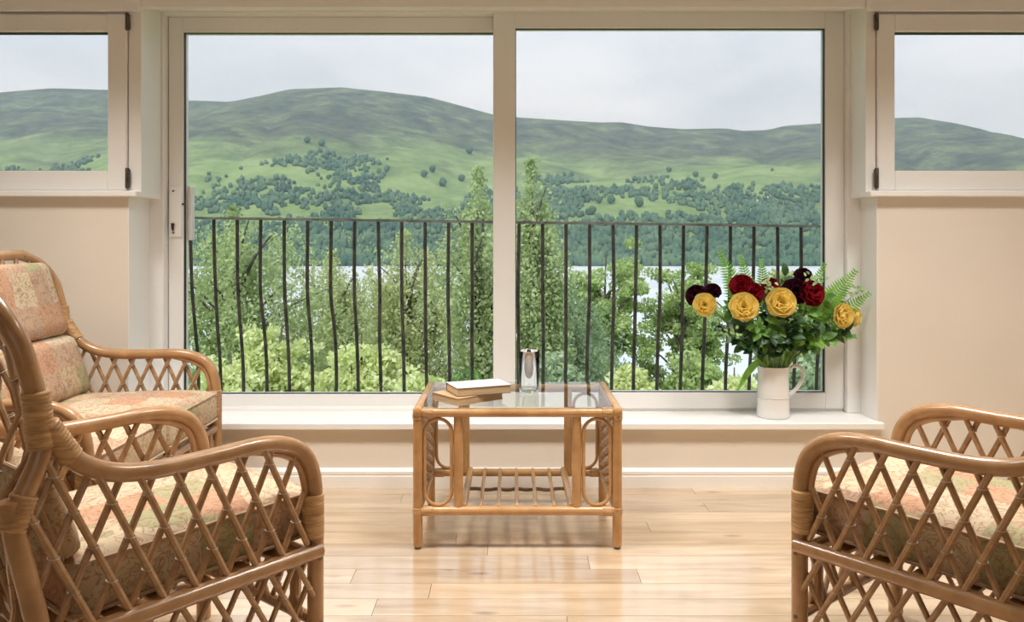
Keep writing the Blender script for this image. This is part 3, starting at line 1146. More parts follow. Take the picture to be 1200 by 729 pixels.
def make_tree(label, px, top, hw, d, kind, mat, dens=1.0, cat='tree', name='birch_tree', group=None, crown_bot=None, leaf=None):
    x = (px - 600) / FPX * d
    ztop = E - (top - HY) / FPX * d
    gz = ground_z(x, d) - 0.2
    H = ztop - gz
    R = hw / FPX * d
    t = thing(name, label, cat, (x, d, gz), 0, group)
    tk = MB()
    lean = random.uniform(-0.25, 0.25)
    pts = [Vector((0, 0, -0.3)), Vector((lean * 0.4, 0.1, H * 0.3)), Vector((lean, 0, H * 0.6)), Vector((lean * 0.5, 0, H * 0.9))]
    tr = spline(pts, 5)
    r0 = 0.05 + 0.011 * H
    tk.tube(tr, [r0 * (1 - 0.9 * i / (len(tr) - 1)) for i in range(len(tr))], 7)
    tk.build('trunk', M['bark'], t)
    br = MB()
    C = []
    nb = {'birch': 34, 'oak': 30, 'shrub': 30, 'column': 26}[kind]
    for k in range(nb):
        u = (k + random.random()) / nb
        if kind == 'birch':
            hz = H * (0.25 + 0.72 * u)
            rad = R * (0.35 + 0.75 * math.sin(PI * min(1, (1 - u) * 0.85 + 0.12))) * random.uniform(0.6, 1.1)
        elif kind == 'column':
            hz = H * (0.2 + 0.78 * u)
            rad = R * (1.1 - 0.95 * u) * random.uniform(0.6, 1.1)
        elif kind == 'oak':
            hz = H * (0.3 + 0.6 * u)
            rad = R * (0.55 + 0.6 * math.sin(PI * (0.15 + 0.8 * u))) * random.uniform(0.6, 1.05)
        else:
            hz = H * (0.15 + 0.75 * u)
            rad = R * math.sqrt(max(0.05, 1 - u * u)) * random.uniform(0.5, 1.05)
        a = random.uniform(0, 2 * PI)
        base = tr[min(len(tr) - 1, int(len(tr) * (hz / H) * 0.85))]
        rise = {'birch': 0.35, 'oak': 0.25, 'shrub': 0.5, 'column': 0.45}[kind] * rad
        tip = Vector((base.x + math.cos(a) * rad, base.y + math.sin(a) * rad, min(H * 0.98, base.z + (hz - base.z) * 0.7 + rise)))
        mid = (base + tip) / 2 + Vector((random.uniform(-.1, .1), random.uniform(-.1, .1), 0.12 * rad))
        bp = spline([base, mid, tip], 4)
        br.tube(bp, [r0 * 0.42 * (1 - 0.85 * i / (len(bp) - 1)) for i in range(len(bp))], 5)
        # foliage
        if kind in ('birch', 'column'):
            nst = int((15 if kind == 'birch' else 14) * dens)
            for s_ in range(nst):
                q = bp[random.randint(2, len(bp) - 1)]
                sx, sy = random.gauss(0, 0.22 * R + 0.1), random.gauss(0, 0.22 * R + 0.1)
                Ls = random.uniform(0.5, 1.5) * (0.55 + 0.1 * H)
                m = int(46 * Ls + 14)
                w = rng.random(m)
                c = np.stack([q.x + sx * (0.5 + w) + rng.normal(0, 0.07, m), q.y + sy * (0.5 + w) + rng.normal(0, 0.07, m),
                              q.z + 0.12 - w * Ls + rng.normal(0, 0.05, m)], 1)
                C.append(c)
        else:
            ncl = int((8 if kind == 'oak' else 14) * dens)
            for s_ in range(ncl):
                q = bp[random.randint(2, len(bp) - 1)]
                cr = random.uniform(0.22, 0.42) * (R * 0.42 + 0.25)
                cc = np.array([q.x + random.gauss(0, 0.18 * R), q.y + random.gauss(0, 0.18 * R), q.z + random.gauss(0.05, 0.14 * R)])
                m = 90 if kind == 'oak' else 75
                dirv = rng.normal(size=(m, 3))
                dirv /= np.linalg.norm(dirv, axis=1)[:, None]
                C.append(cc + dirv * (cr * rng.random((m, 1)) ** 0.4) * np.array([1.15, 1.15, 0.75]))
    if kind in ('birch', 'column'):      # leader at the very top
        for s_ in range(16):
            m = 34
            w = rng.random(m)
            q = tr[-1]
            sx, sy = random.gauss(0, 0.16 * R + 0.05), random.gauss(0, 0.16 * R + 0.05)
            C.append(np.stack([q.x + sx * (0.2 + w) + rng.normal(0, 0.05, m), q.y + sy * (0.2 + w) + rng.normal(0, 0.05, m), H * 0.99 - w * H * 0.16 + rng.normal(0, 0.04, m)], 1))
    br.build('branches', M['bark'], t, fix=False)
    C = np.concatenate(C)
    ls = leaf or {'birch': 0.082, 'column': 0.082, 'oak': 0.10, 'shrub': 0.10}[kind] * (0.6 + d / 40)
    leaf_mesh('foliage', C, ls, mat, 0.8 if kind in ('birch', 'column') else 0.0, t)
    return len(C)


TREES = [
    ('tall weeping birch beyond the left end of the balcony railing', 266, 238, 100, 18, 'birch', M['f_birch'], 1.25),
    ('olive green birch behind the railing left of the middle', 388, 290, 66, 24, 'birch', M['f_olive'], 0.8),
    ('bushy birch behind the railing just left of the window stile', 470, 268, 68, 21, 'birch', M['f_olive'], 0.9),
    ('wispy tall birch rising close to the left of the window stile', 558, 192, 36, 17, 'birch', M['f_birch'], 0.6),
    ('narrow tall birch rising just right of the window stile', 617, 182, 32, 16, 'birch', M['f_birch'], 0.75),
    ('grey green birch mass behind the water glass', 662, 325, 52, 18, 'birch', M['f_grey'], 1.1),
]
for T in TREES:
    make_tree(*T)
make_tree('bright green oak with open crown right of the stile', 712, 262, 54, 25, 'oak', M['f_oak'], 1.0, name='oak_tree')
make_tree('bright green oak with dark branches left of the bouquet', 800, 268, 50, 25, 'oak', M['f_oak'], 1.0, name='oak_tree')
make_tree('pale yellow green tree rising behind the bouquet', 938, 284, 42, 27, 'oak', M['f_olive'], 1.2, name='leafy_tree')
make_tree('grey green birch at the right edge of the window', 990, 330, 50, 20, 'birch', M['f_grey'], 0.9)
SHR = [
    ('lime green shrub at the far left below the weeping birch', 262, 376, 66, 11.5, M['f_lime']),
    ('lime green shrub under the railing left of the middle', 340, 340, 70, 12.0, M['f_lime']),
    ('lime green shrub before the olive birch', 425, 352, 62, 11.5, M['f_lime']),
    ('pale lime shrub low down left of the books', 490, 396, 48, 11.0, M['f_lime']),
    ('deep green shrub low behind the books', 552, 404, 44, 12.5, M['f_deep']),
    ('deep green shrub low behind the water glass', 650, 396, 56, 13.0, M['f_grey']),
    ('lime green shrub below the bright oak', 742, 388, 48, 11.5, M['f_lime']),
    ('mid green shrub between the oaks low down', 800, 382, 52, 13.5, M['f_oak']),
    ('lime green shrub low behind the jug', 862, 396, 52, 11.5, M['f_lime']),
    ('deep green shrub low at the right edge of the window', 940, 392, 62, 12.5, M['f_grey']),
]
for (lab, px, top, hw, d, mt) in SHR:
    make_tree(lab, px, top, hw, d, 'shrub', mt, 1.0, 'shrub', 'leafy_shrub', 'shrubs below the balcony')

# ---- thin moist air over the lake and hills
me_h = MB().box(-5200, 5200, 260, 5200, LAKEZ - 40, 800)
mh = bpy.data.materials.new('valley_haze')
mh.use_nodes = True
hn = mh.node_tree.nodes
hn.remove(hn['Principled BSDF'])
vs = hn.new('ShaderNodeVolumeScatter')
vs.inputs['Color'].default_value = (0.62, 0.84, 1.0, 1)
vs.inputs['Density'].default_value = 2.0e-4
vs.inputs['Anisotropy'].default_value = 0.2
mh.node_tree.links.new(vs.outputs[0], [n for n in hn if n.type == 'OUTPUT_MATERIAL'][0].inputs['Volume'])
hz = me_h.build('valley_haze', mh, None, smooth=False)
tag(hz, 'thin blue haze hanging over the lake and hills', 'haze', None, 'stuff')

# ================================================================== BALCONY RAILING
YRAIL = 4.0
XA, XB = -1.72, 1.66
rail = thing('balcony_railing', 'black iron balcony railing with thin bowed bars outside the window', 'railing', (0, YRAIL, 0))


def rail_z(x):
    return 1.1635 + (x + 1.58) / 3.11 * (1.122 - 1.1635)


hr_ = MB()
hr_.add([(XA, -0.022, rail_z(XA) - 0.012), (XA, 0.022, rail_z(XA) - 0.012), (XA, 0.022, rail_z(XA)), (XA, -0.022, rail_z(XA)),
         (XB, -0.022, rail_z(XB) - 0.012), (XB, 0.022, rail_z(XB) - 0.012), (XB, 0.022, rail_z(XB)), (XB, -0.022, rail_z(XB))],
        [(0, 1, 2, 3), (7, 6, 5, 4), (0, 4, 5, 1), (1, 5, 6, 2), (2, 6, 7, 3), (3, 7, 4, 0)])
hr_.build('handrail', M['railtop'], rail, smooth=False)
ZBOT = 0.06
MB().box(XA, XB, 0.085, 0.125, ZBOT - 0.012, ZBOT).build('bottom_rail', M['iron'], rail, smooth=False)
for xx in (XA, XB):
    e = MB()
    e.box(xx - 0.012, xx + 0.012, YB + 0.02 - YRAIL, 0.02, rail_z(xx) - 0.04, rail_z(xx) - 0.012)
    e.box(xx - 0.012, xx + 0.012, YB + 0.02 - YRAIL, 0.10, ZBOT - 0.03, ZBOT)
    e.build('wall_bracket', M['iron'], rail, smooth=False)
xb = -1.571
k = 0
while xb < XB - 0.02:
    zt = rail_z(xb) - 0.012
    w1 = random.uniform(-0.006, 0.006)
    w2 = random.uniform(-0.006, 0.006)
    pts = spline([(xb, 0, zt), (xb + w1 * 0.4, 0.002, zt - 0.15), (xb + w1, 0.015, zt - 0.36), (xb + w2, 0.060, zt - 0.56), (xb + w2, 0.095, zt - 0.75), (xb, 0.105, ZBOT - 0.006)], 4)
    MB().tube(pts, 0.0088, 6).build('baluster', M['iron'], rail)
    xb += 0.1147
    k += 1


# ================================================================== RATTAN SEATING
def arm_z(t):
    """height of the arm cane centre, t metres behind the front post"""
    T = [0.0, 0.010, 0.035, 0.08, 0.16, 0.28, 0.40, 0.49, 0.55, 0.597]
    Z = [0.43, 0.50, 0.55, 0.583, 0.598, 0.596, 0.597, 0.612, 0.645, 0.705]
    return float(np.interp(t, T, Z))


def back_t(z):
    Z = [0.0, 0.20, 0.386, 0.48, 0.563, 0.64, 0.71, 0.82, 0.93, 1.03]
    T = [0.645, 0.612, 0.623, 0.648, 0.660, 0.625, 0.600, 0.637, 0.672, 0.695]
    return float(np.interp(z, Z, T))


def wrap_band(mb, p0, p1, r, turns=None):
    """binding of flat cane round a joint: a ridged sleeve from p0 to p1"""
    p0, p1 = Vector(p0), Vector(p1)
    L_ = (p1 - p0).length
    n = turns or max(4, int(L_ / 0.0075))
    prof = [(r * 0.93, 0)]
    for i in range(n):
        z = L_ * i / n
        h = L_ / n
        prof += [(r * 0.985, z + h * 0.12), (r * 1.03, z + h * 0.5), (r * 0.985, z + h * 0.88)]
    prof.append((r * 0.93, L_))
    return mb.lathe(prof, p0, 14, (p1 - p0))


def lattice(parent, ties, inside, fmap, u0, u1, v0, v1, pitch, slope, off, r=0.0062, phase=0.0, minlen=0.075, name='lattice_cane', ext=0.006):
    """two families of crossing canes cut to an outline; u,v flat coordinates, slope = du per dv"""
    lines = {1: [], -1: []}
    for s in (1, -1):
        span = (v1 - v0) * slope
        k0 = int(math.floor((u0 - span) / pitch)) - 1
        k1 = int(math.ceil((u1 + span) / pitch)) + 1
        for k in range(k0, k1 + 1):
            ub = (k + phase + (0.0 if s > 0 else 0.0)) * pitch
            run = []
            best = []
            N_ = 60
            for i in range(N_ + 1):
                v = v0 + (v1 - v0) * i / N_
                u = ub + s * slope * (v - v0)
                if u0 <= u <= u1 and inside(u, v):
                    run.append((u, v))
                else:
                    if len(run) > len(best):
                        best = run
                    run = []
            if len(run) > len(best):
                best = run
            if len(best) < 3:
                continue
            a, b = best[0], best[-1]
            ln = math.hypot(b[0] - a[0], b[1] - a[1])
            if ln < minlen:
                continue
            du, dv = (b[0] - a[0]) / ln, (b[1] - a[1]) / ln
            a = (a[0] - du * ext, a[1] - dv * ext)
            b = (b[0] + du * ext, b[1] + dv * ext)
            npt = 4
            P = [fmap(a[0] + (b[0] - a[0]) * i / npt, a[1] + (b[1] - a[1]) * i / npt, off * s) for i in range(npt + 1)]
            MB().tube(P, r, 7).build(name, M['slat'], parent)
            lines[s].append((ub, a, b))
    for (ua, a0, a1) in lines[1]:
        for (ub, b0, b1) in lines[-1]:
            v = v0 + (ub - ua) / (2 * slope)
            u = ua + slope * (v - v0)
            if min(a0[1], a1[1]) + 0.01 < v < max(a0[1], a1[1]) - 0.01 and min(b0[1], b1[1]) + 0.01 < v < max(b0[1], b1[1]) - 0.01:
                p0, p1 = fmap(u, v, -off - r * 0.9), fmap(u, v, off + r * 0.9)
                c = (Vector(p0) + Vector(p1)) / 2
                q = Vector(fmap(u + 0.004, v, 0)) - Vector(fmap(u - 0.004, v, 0))
                qn = q.normalized()
                w = Vector(fmap(u, v + 0.004, 0)) - Vector(fmap(u, v - 0.004, 0))
                wn = w.normalized()
                nn = qn.cross(wn)
                hh = (Vector(p1) - Vector(p0)).length / 2 + 0.001
                ring_ = [c + qn * (r * 1.35 * math.cos(a)) + nn * (hh * math.sin(a)) for a in [2 * PI * i / 8 for i in range(8)]]
                ties.tube(ring_, 0.0013, 5, closed=True)


def cushion_mesh(hx, hy, hz, r, puff, n=12, noise_amp=0.004, seed=0, crease=None):
    """boxed cushion centred at origin with rounded corners and a crowned top"""
    V, F = [], []
    idx = {}

    def vid(p):
        k = tuple(round(c, 5) for c in p)
        if k not in idx:
            idx[k] = len(V)
            V.append(p)
        return idx[k]
    for ax in range(3):
        for s in (-1, 1):
            oth = [i for i in range(3) if i != ax]
            nz_ = n if 2 not in oth else None
            na = n if oth[0] != 2 else 5
            nb = n if oth[1] != 2 else 5
            for i in range(na):
                for j in range(nb):
                    q = []
                    for (di, dj) in ((0, 0), (1, 0), (1, 1), (0, 1)):
                        p = [0, 0, 0]
                        p[ax] = s
                        p[oth[0]] = -1 + 2 * (i + di) / na
                        p[oth[1]] = -1 + 2 * (j + dj) / nb
                        q.append(vid(tuple(p)))
                    F.append(q)
    H = (hx, hy, hz)
    out = []
    for p in V:
        c = [p[k] * H[k] for k in range(3)]
        inner = [max(-(H[k] - r), min(H[k] - r, c[k])) for k in range(3)]
        d = Vector(c) - Vector(inner)
        if d.length > 1e-9:
            # push onto the rounded edge
            m_ = max(abs(d.x), abs(d.y), abs(d.z))
            d = d.normalized() * min(r, d.length) if d.length > r else d
        q = Vector(inner) + d
        sx = max(0, 1 - p[0] ** 4) * max(0, 1 - p[1] ** 4)
        q.z += (1 if p[2] > 0 else -0.35) * puff * sx * abs(p[2])
        nn = mnoise.noise(Vector((q.x * 9 + seed, q.y * 9, q.z * 9)))
        q += Vector((0.3, 0.3, 1)) * nn * noise_amp
        if crease:
            q.z -= crease * math.exp(-((p[0]) / 0.12) ** 2) * (1 if p[2] > 0 else 0) * sx
        out.append(q)
    return out, F


def round_rect(hx, hy, r, z, n=5):
    P = []
    for (cx, cy, a0) in ((hx - r, hy - r, 0), (-hx + r, hy - r, PI / 2), (-hx + r, -hy + r, PI), (hx - r, -hy + r, 1.5 * PI)):
        for i in range(n + 1):
            a = a0 + PI / 2 * i / n
            P.append(Vector((cx + r * math.cos(a), cy + r * math.sin(a), z)))
    return P


def add_cushion(parent, name, center, half, r, puff, rotx=0.0, seed=0, crease=None, pz=None, label=None):
    V, F = cushion_mesh(half[0], half[1], half[2], r, puff, seed=seed, crease=crease)
    R = Matrix.Rotation(rotx, 3, 'X')
    c = Vector(center)
    o = MB().add([R @ p + c for p in V], F).build(name, M['fabric'], parent, angle=70)
    if label:
        o['label'] = label
    for s in ((1, -1) if pz is None else pz):
        P = [R @ p + c for p in round_rect(half[0] - 0.002, half[1] - 0.002, max(r, 0.03), s * (half[2] - r * 0.45))]
        MB().tube(P, 0.0042, 6, closed=True).build('piping', M['piping'], o)
    return o


def rattan_seat(name, label, cat, W, seats, group=None):
    t = thing(name, label, cat, (0, 0, 0), 0, group)
    h = W / 2
    RA = 0.0195
    ties = MB()
    for s in (-1, 1):
        X = s * h
        # arm: one bent cane from the front post over and up to the back
        T = [0.0, 0.006, 0.03, 0.075, 0.15, 0.27, 0.40, 0.49, 0.555, 0.60]
        Z = [0.36, 0.485, 0.548, 0.582, 0.598, 0.596, 0.597, 0.613, 0.652, 0.72]
        MB().tube(spline([(X, -a, b) for a, b in zip(T, Z)], 5), RA, 12).build('armrest', M['cane'], t)
        MB().tube([(X, 0, 0.0), (X, 0, 0.02), (X, 0, 0.42)], 0.0195, 12).build('front_leg', M['cane'], t)
        # inner liner cane under the front bend of the arm
        MB().tube(spline([(X - s * 0.004, -0.024, 0.34), (X - s * 0.004, -0.027, 0.46), (X - s * 0.004, -0.047, 0.530), (X - s * 0.004, -0.088, 0.562), (X - s * 0.004, -0.15, 0.580), (X - s * 0.004, -0.20, 0.590)], 5), 0.0088, 8).build('arm_liner', M['cane'], t)
        wb = MB()
        wrap_band(wb, (X, -0.008, 0.350), (X, -0.008, 0.452), 0.0265)
        wb.build('binding', M['wrap'], t)
        # rear leg
        MB().tube(spline([(X, -0.665, 0.60), (X, -0.655, 0.53), (X, -0.635, 0.44), (X, -0.615, 0.33), (X, -0.612, 0.18), (X, -0.645, 0.0)], 5), 0.0205, 12).build('rear_leg', M['cane'], t)
        wb = MB()
        wrap_band(wb, (X, -0.640, 0.605), (X, -0.662, 0.545), 0.0245)
        wb.build('binding', M['wrap'], t)
        for q0, q1, qr in (((X, -0.612, 0.685), (X, -0.622, 0.79), 0.0245), ((X, -0.560, 0.655), (X, -0.605, 0.725), 0.0235)):
            wb = MB()
            wrap_band(wb, q0, q1, qr)
            wb.build('binding', M['wrap'], t)
        # side seat rail (wide flat-topped pole) and low stretcher
        MB().tube([(X + s * 0.012, 0.010, 0.318), (X + s * 0.012, 0.004, 0.318), (X + s * 0.012, -0.62, 0.318)], [0.010, 0.0185, 0.0185], 12).build('seat_rail', M['cane'], t)
        MB().tube([(X, 0.0, 0.10), (X, -0.62, 0.10)], 0.0145, 10).build('stretcher', M['cane'], t)
        # bolt plugs
        for z in (0.30, 0.145):
            MB().lathe([(0.005, 0), (0.005, 0.002)], (X + s * 0.0185, 0, z), 8, (s, 0, 0)).build('bolt_plug', M['plug'], t)

        def side_map(u, v, off, X=X, s=s):
            return Vector((X + s * (0.004 + off), -u, v))
        lattice(t, ties, lambda u, v: 0.032 < u < back_t(v) - 0.008 and v < arm_z(u) - 0.010, side_map,
                0.0, 0.68, 0.326, 0.72, 0.071, 0.47, 0.0062, 0.0074, phase=0.35)
        lattice(t, ties, lambda u, v: 0.015 < u < back_t(v) - 0.01, side_map,
                0.0, 0.66, 0.105, 0.305, 0.071, 0.55, 0.0058, 0.0068, phase=0.35)
    # front rails, uprights and lattice
    MB().tube([(-h, -0.005, 0.300), (h, -0.005, 0.300)], 0.0165, 10).build('front_rail', M['cane'], t)
    MB().tube([(-h, 0, 0.145), (h, 0, 0.145)], 0.0145, 10).build('front_stretcher', M['cane'], t)
    MB().tube([(-h, -0.62, 0.300), (h, -0.62, 0.300)], 0.0165, 10).build('back_rail', M['cane'], t)
    MB().tube([(-h, -0.618, 0.12), (h, -0.618, 0.12)], 0.0145, 10).build('back_stretcher', M['cane'], t)
    for x in ([-h + 0.072, h - 0.072] + ([0.0] if seats == 2 else [])):
        MB().tube([(x, -0.006, 0.15), (x, -0.006, 0.295)], 0.0145, 10).build('front_upright', M['cane'], t)
    lattice(t, ties, lambda u, v: abs(u) < h - 0.02, lambda u, v, off: Vector((u, -0.003 + off, v)),
            -h, h, 0.15, 0.290, 0.071, 0.55, 0.0058, 0.0068)
    # seat deck slats
    for k in range(6):
        yy = -0.09 - k * 0.095
        MB().box(-h, h, yy - 0.02, yy + 0.02, 0.316, 0.326, 0.002).build('seat_slat', M['cane'], t)
    # back hoop
    hp = [(-h, -0.664, 0.56), (-h, -0.61, 0.68), (-h, -0.618, 0.76), (-h, -0.643, 0.86)]
    rr = min(0.20, h * 0.85)
    arch = []
    for i in range(1, 9):
        a = PI / 2 * i / 8
        z = 0.86 + 0.138 * math.sin(a)
        arch.append((-h + rr * (1 - math.cos(a)), -(0.643 + (z - 0.86) * 0.35), z))
    full = hp + arch
    mir = [(-x, y, z) for x, y, z in reversed(full)]
    if seats == 2 or h - rr > 0.02:
        full = full + mir
    else:
        full = full + mir[1:]
    MB().tube(spline(full, 4), 0.0195, 12).build('back_hoop', M['cane'], t)

    def hoop_top(u):
        q = max(0.0, (abs(u) - (h - rr)) / rr)
        return 0.86 + 0.138 * math.sqrt(max(0, 1 - q * q))
    lattice(t, ties, lambda u, v: abs(u) < h - 0.012 and v < hoop_top(u) - 0.010, lambda u, v, off: Vector((u, -back_t(v) - 0.004 - off, v)),
            -h, h, 0.34, 1.02, 0.085, 0.45, 0.0058, 0.0066)
    tie = ties.build('wire_ties', M['wire'], t, fix=False)
    tie['kind'] = 'stuff'
    # cushions
    cw = (W - 0.05) / seats
    for k in range(seats):
        cx = -W / 2 + 0.025 + cw * (k + 0.5)
        add_cushion(t, 'seat_cushion', (cx, -0.265, 0.392), (cw / 2 - 0.003, 0.285, 0.062), 0.026, 0.014, 0.02, seed=k * 3 + seats)
        if seats == 1:
            add_cushion(t, 'back_cushion', (cx, -0.575, 0.545), (cw / 2 - 0.006, 0.105, 0.032), 0.03, 0.016, PI / 2 + 0.35, seed=k * 5 + 1, pz=(1,), crease=0.008)
        else:
            add_cushion(t, 'back_cushion', (cx, -0.548, 0.560), (cw / 2 - 0.006, 0.125, 0.045), 0.042, 0.026, PI / 2 + 0.32, seed=k * 5 + 1, pz=(1,), crease=0.02)
            add_cushion(t, 'back_cushion', (cx, -0.622, 0.825), (cw / 2 - 0.030, 0.148, 0.030), 0.03, 0.020, PI / 2 + 0.30, seed=k * 7 + 2, pz=(1,))
    return t


chair = rattan_seat('rattan_armchair', 'cane lattice armchair with patchwork cushion at the right, seen from behind', 'armchair', 0.51, 1,
                    'matching cane armchairs')
left = copy_tree(chair)
left['label'] = 'cane lattice armchair with patchwork cushion in the left foreground before the sofa'
chair.location = (0.90, 2.173, 0)
chair.rotation_euler = (0, 0, math.radians(40.2))
left.location = (-0.670, 2.139, 0)
left.rotation_euler = (0, 0, math.radians(-39.7))
sofa = rattan_seat('rattan_sofa', 'two-seat cane lattice sofa with patchwork cushions against the left side', 'sofa', 1.0, 2)
sofa.location = (-1.185, 2.79, 0)
sofa.rotation_euler = (0, 0, -PI / 2)

# ================================================================== COFFEE TABLE
TX, TY0, TY1 = 0.019, 2.81, 3.262
tb = thing('coffee_table', 'low golden cane table with glass top, slatted shelf and oval hoops', 'table', (TX, (TY0 + TY1) / 2, 0))
hw, hd_ = 0.342, (TY1 - TY0) / 2
LR = 0.0165
for sx in (-1, 1):
    for sy in (-1, 1):
        lg = MB().tube([(sx * hw, sy * hd_, 0.008), (sx * hw, sy * hd_, 0.014), (sx * hw, sy * hd_, 0.462)], [0.0145, LR, LR], 14).build('leg', M['tcane'], tb)
        MB().lathe([(0.011, 0.0), (0.012, 0.009)], (sx * hw, sy * hd_, 0), 12).build('glide', M['plug'], lg)
        for q0, q1, qr, qn in (((sx * (hw - 0.018), sy * hd_, 0.466), (sx * (hw - 0.052), sy * hd_, 0.466), 0.0185, 5),
                               ((sx * (hw - 0.018), sy * hd_, 0.129), (sx * (hw - 0.052), sy * hd_, 0.129), 0.0180, 5),
                               ((sx * hw, sy * hd_, 0.442), (sx * hw, sy * hd_, 0.464), 0.0185, 4),
                               ((sx * hw, sy * hd_, 0.118), (sx * hw, sy * hd_, 0.140), 0.0185, 4)):
            wb = MB()
            wrap_band(wb, q0, q1, qr, qn)
            wb.build('binding', M['wrap'], tb)
for sy in (-1, 1):
    MB().tube([(-hw, sy * hd_, 0.466), (hw, sy * hd_, 0.466)], 0.0160, 12).build('top_rail', M['tcane'], tb)
    MB().tube([(-hw, sy * hd_, 0.129), (hw, sy * hd_, 0.129)], 0.0155, 12).build('low_rail', M['tcane'], tb)
    for sx in (-1, 1):
        MB().tube([(sx * 0.203, sy * hd_ - sy * 0.006, 0.135), (sx * 0.203, sy * hd_ - sy * 0.006, 0.462)], 0.0160, 12).build('upright', M['tcane'], tb)
        # oval hoop between leg and upright
        c = sx * 0.2725
        rx_, z0, z1 = 0.0465, 0.148, 0.444
        P = []
        for i in range(12):
            a = PI * i / 11
            P.append((c + rx_ * math.cos(a), sy * hd_ - sy * 0.002, z1 - rx_ + rx_ * math.sin(a)))
        for i in range(12):
            a = PI + PI * i / 11
            P.append((c + rx_ * math.cos(a), sy * hd_ - sy * 0.002, z0 + rx_ + rx_ * math.sin(a)))
        MB().tube(P, 0.0062, 8, closed=True).build('oval_hoop', M['tcane'], tb)
for sx in (-1, 1):
    y0 = -hd_ - 0.026
    MB().tube([(sx * hw, y0, 0.473), (sx * hw, y0 + 0.004, 0.473), (sx * hw, y0 + 0.012, 0.473), (sx * hw, -y0 - 0.012, 0.473), (sx * hw, -y0, 0.473)],
              [0.006, 0.013, 0.0165, 0.0165, 0.008], 14).build('side_top_rail', M['tcane'], tb)
    MB().tube([(sx * hw, -hd_, 0.129), (sx * hw, hd_, 0.129)], 0.0145, 12).build('side_low_rail', M['tcane'], tb)
    # woven side panel: flat canes under and over upright stakes
    wv = MB()
    n_st = 9
    rows = 16
    ya, yb2 = -hd_ + 0.03, hd_ - 0.03
    for j in range(n_st):
        yy = ya + (yb2 - ya) * j / (n_st - 1)
        st = MB().tube([(sx * hw, yy, 0.14), (sx * hw, yy, 0.456)], 0.0048, 6).build('stake', M['tcane'], tb)
    for i in range(rows):
        z = 0.152 + i * 0.0188
        P = []
        for j in range((n_st - 1) * 4 + 1):
            yy = ya - 0.008 + (yb2 - ya + 0.016) * j / ((n_st - 1) * 4)
            P.append((sx * hw + 0.0085 * math.cos(PI * j / 4 + (PI if i % 2 else 0)), yy, z))
        MB().tube(P, [0.0062] * len(P), 6).build('weaver', M['slat'], tb)
# glass top
gt = MB().box(-hw + 0.014, hw - 0.014, -hd_ - 0.012, hd_ + 0.012, 0.4822, 0.4882)
tag(gt.build('glass_top', M['tableglass'], tb, smooth=False), 'clear glass table top reflecting the sky')
# shelf
for x in (-0.185, 0.185):
    MB().tube([(x, -hd_, 0.140), (x, hd_, 0.140)], 0.0125, 10).build('shelf_side_bar', M['tcane'], tb)
for x in (-0.1265, -0.0655, -0.002, 0.0635, 0.127):
    MB().tube([(x, -hd_, 0.141), (x, hd_, 0.141)], 0.0068, 8).build('shelf_slat', M['tcane'], tb)
cb = MB().tube(spline([(-0.185, 0.04, 0.122)] + [(-0.185 + 0.037 * i, 0.04, 0.120 + (0.002 if i % 2 else -0.003)) for i in range(1, 10)] + [(0.185, 0.04, 0.122)], 3), 0.0065, 8)
cb.build('shelf_brace', M['plug'], tb)


# ================================================================== BOOKS AND GLASS ON THE TABLE
ZT = 0.4882


def book(name, label, cx, cy, z, L_, Wd, T_, rz, mcover, mpage, edge):
    t = thing(name, label, 'book', (cx, cy, z), rz, 'two paperback books on the coffee table')
    MB().box(-L_ / 2 + 0.002, L_ / 2 - 0.002, -Wd / 2 + 0.002, Wd / 2 - 0.001, 0.0012, T_ - 0.0034, 0.0006).build('page_block', mpage, t, smooth=False)
    MB().box(-L_ / 2, L_ / 2, -Wd / 2, Wd / 2, T_ - 0.0018, T_, 0.0004).build('front_cover', mcover, t, smooth=False)
    MB().box(-L_ / 2, L_ / 2, -Wd / 2, Wd / 2, T_ - 0.0034, T_ - 0.0018, 0.0004).build('cover_lining', edge, t, smooth=False)
    MB().box(-L_ / 2, L_ / 2, -Wd / 2, Wd / 2, 0.0, 0.0014, 0.0004).build('back_cover', edge, t, smooth=False)
    MB().box(-L_ / 2, L_ / 2, Wd / 2 - 0.0015, Wd / 2, 0.0, T_, 0.0004).build('spine', edge, t, smooth=False)
    return t


book('paperback_book', 'tan paperback book lying under the other book on the glass table', -0.158, 2.925, ZT, 0.200, 0.155, 0.027, math.radians(40), M['cover_t'], M['paper'], M['cover_t'])
book('paperback_book', 'pale-covered paperback lying on top of the tan book', -0.120, 2.925, ZT + 0.0272, 0.200, 0.130, 0.030, math.radians(22), M['cover_w'], M['paper'], M['cover_d'])

gx_, gy_ = 0.0635, 3.06
gl = thing('water_glass', 'clear tall tumbler of water on the glass coffee table', 'glass', (gx_, gy_, ZT))
R1, HG = 0.041, 0.155
MB().lathe([(0.001, 0.0), (0.034, 0.0), (0.036, 0.003), (R1, HG - 0.001), (R1 - 0.0008, HG), (R1 - 0.0018, HG - 0.001), (0.0338, 0.014), (0.030, 0.0105), (0.001, 0.010)],
           (0, 0, 0), 40).build('tumbler', M['tumbler'], gl, angle=50)
MB().lathe([(0.001, 0.0115), (0.0295, 0.0115), (0.0332, 0.0150), (0.0365, 0.092), (0.001, 0.092)], (0, 0, 0), 40).build('water', M['water'], gl, angle=50)

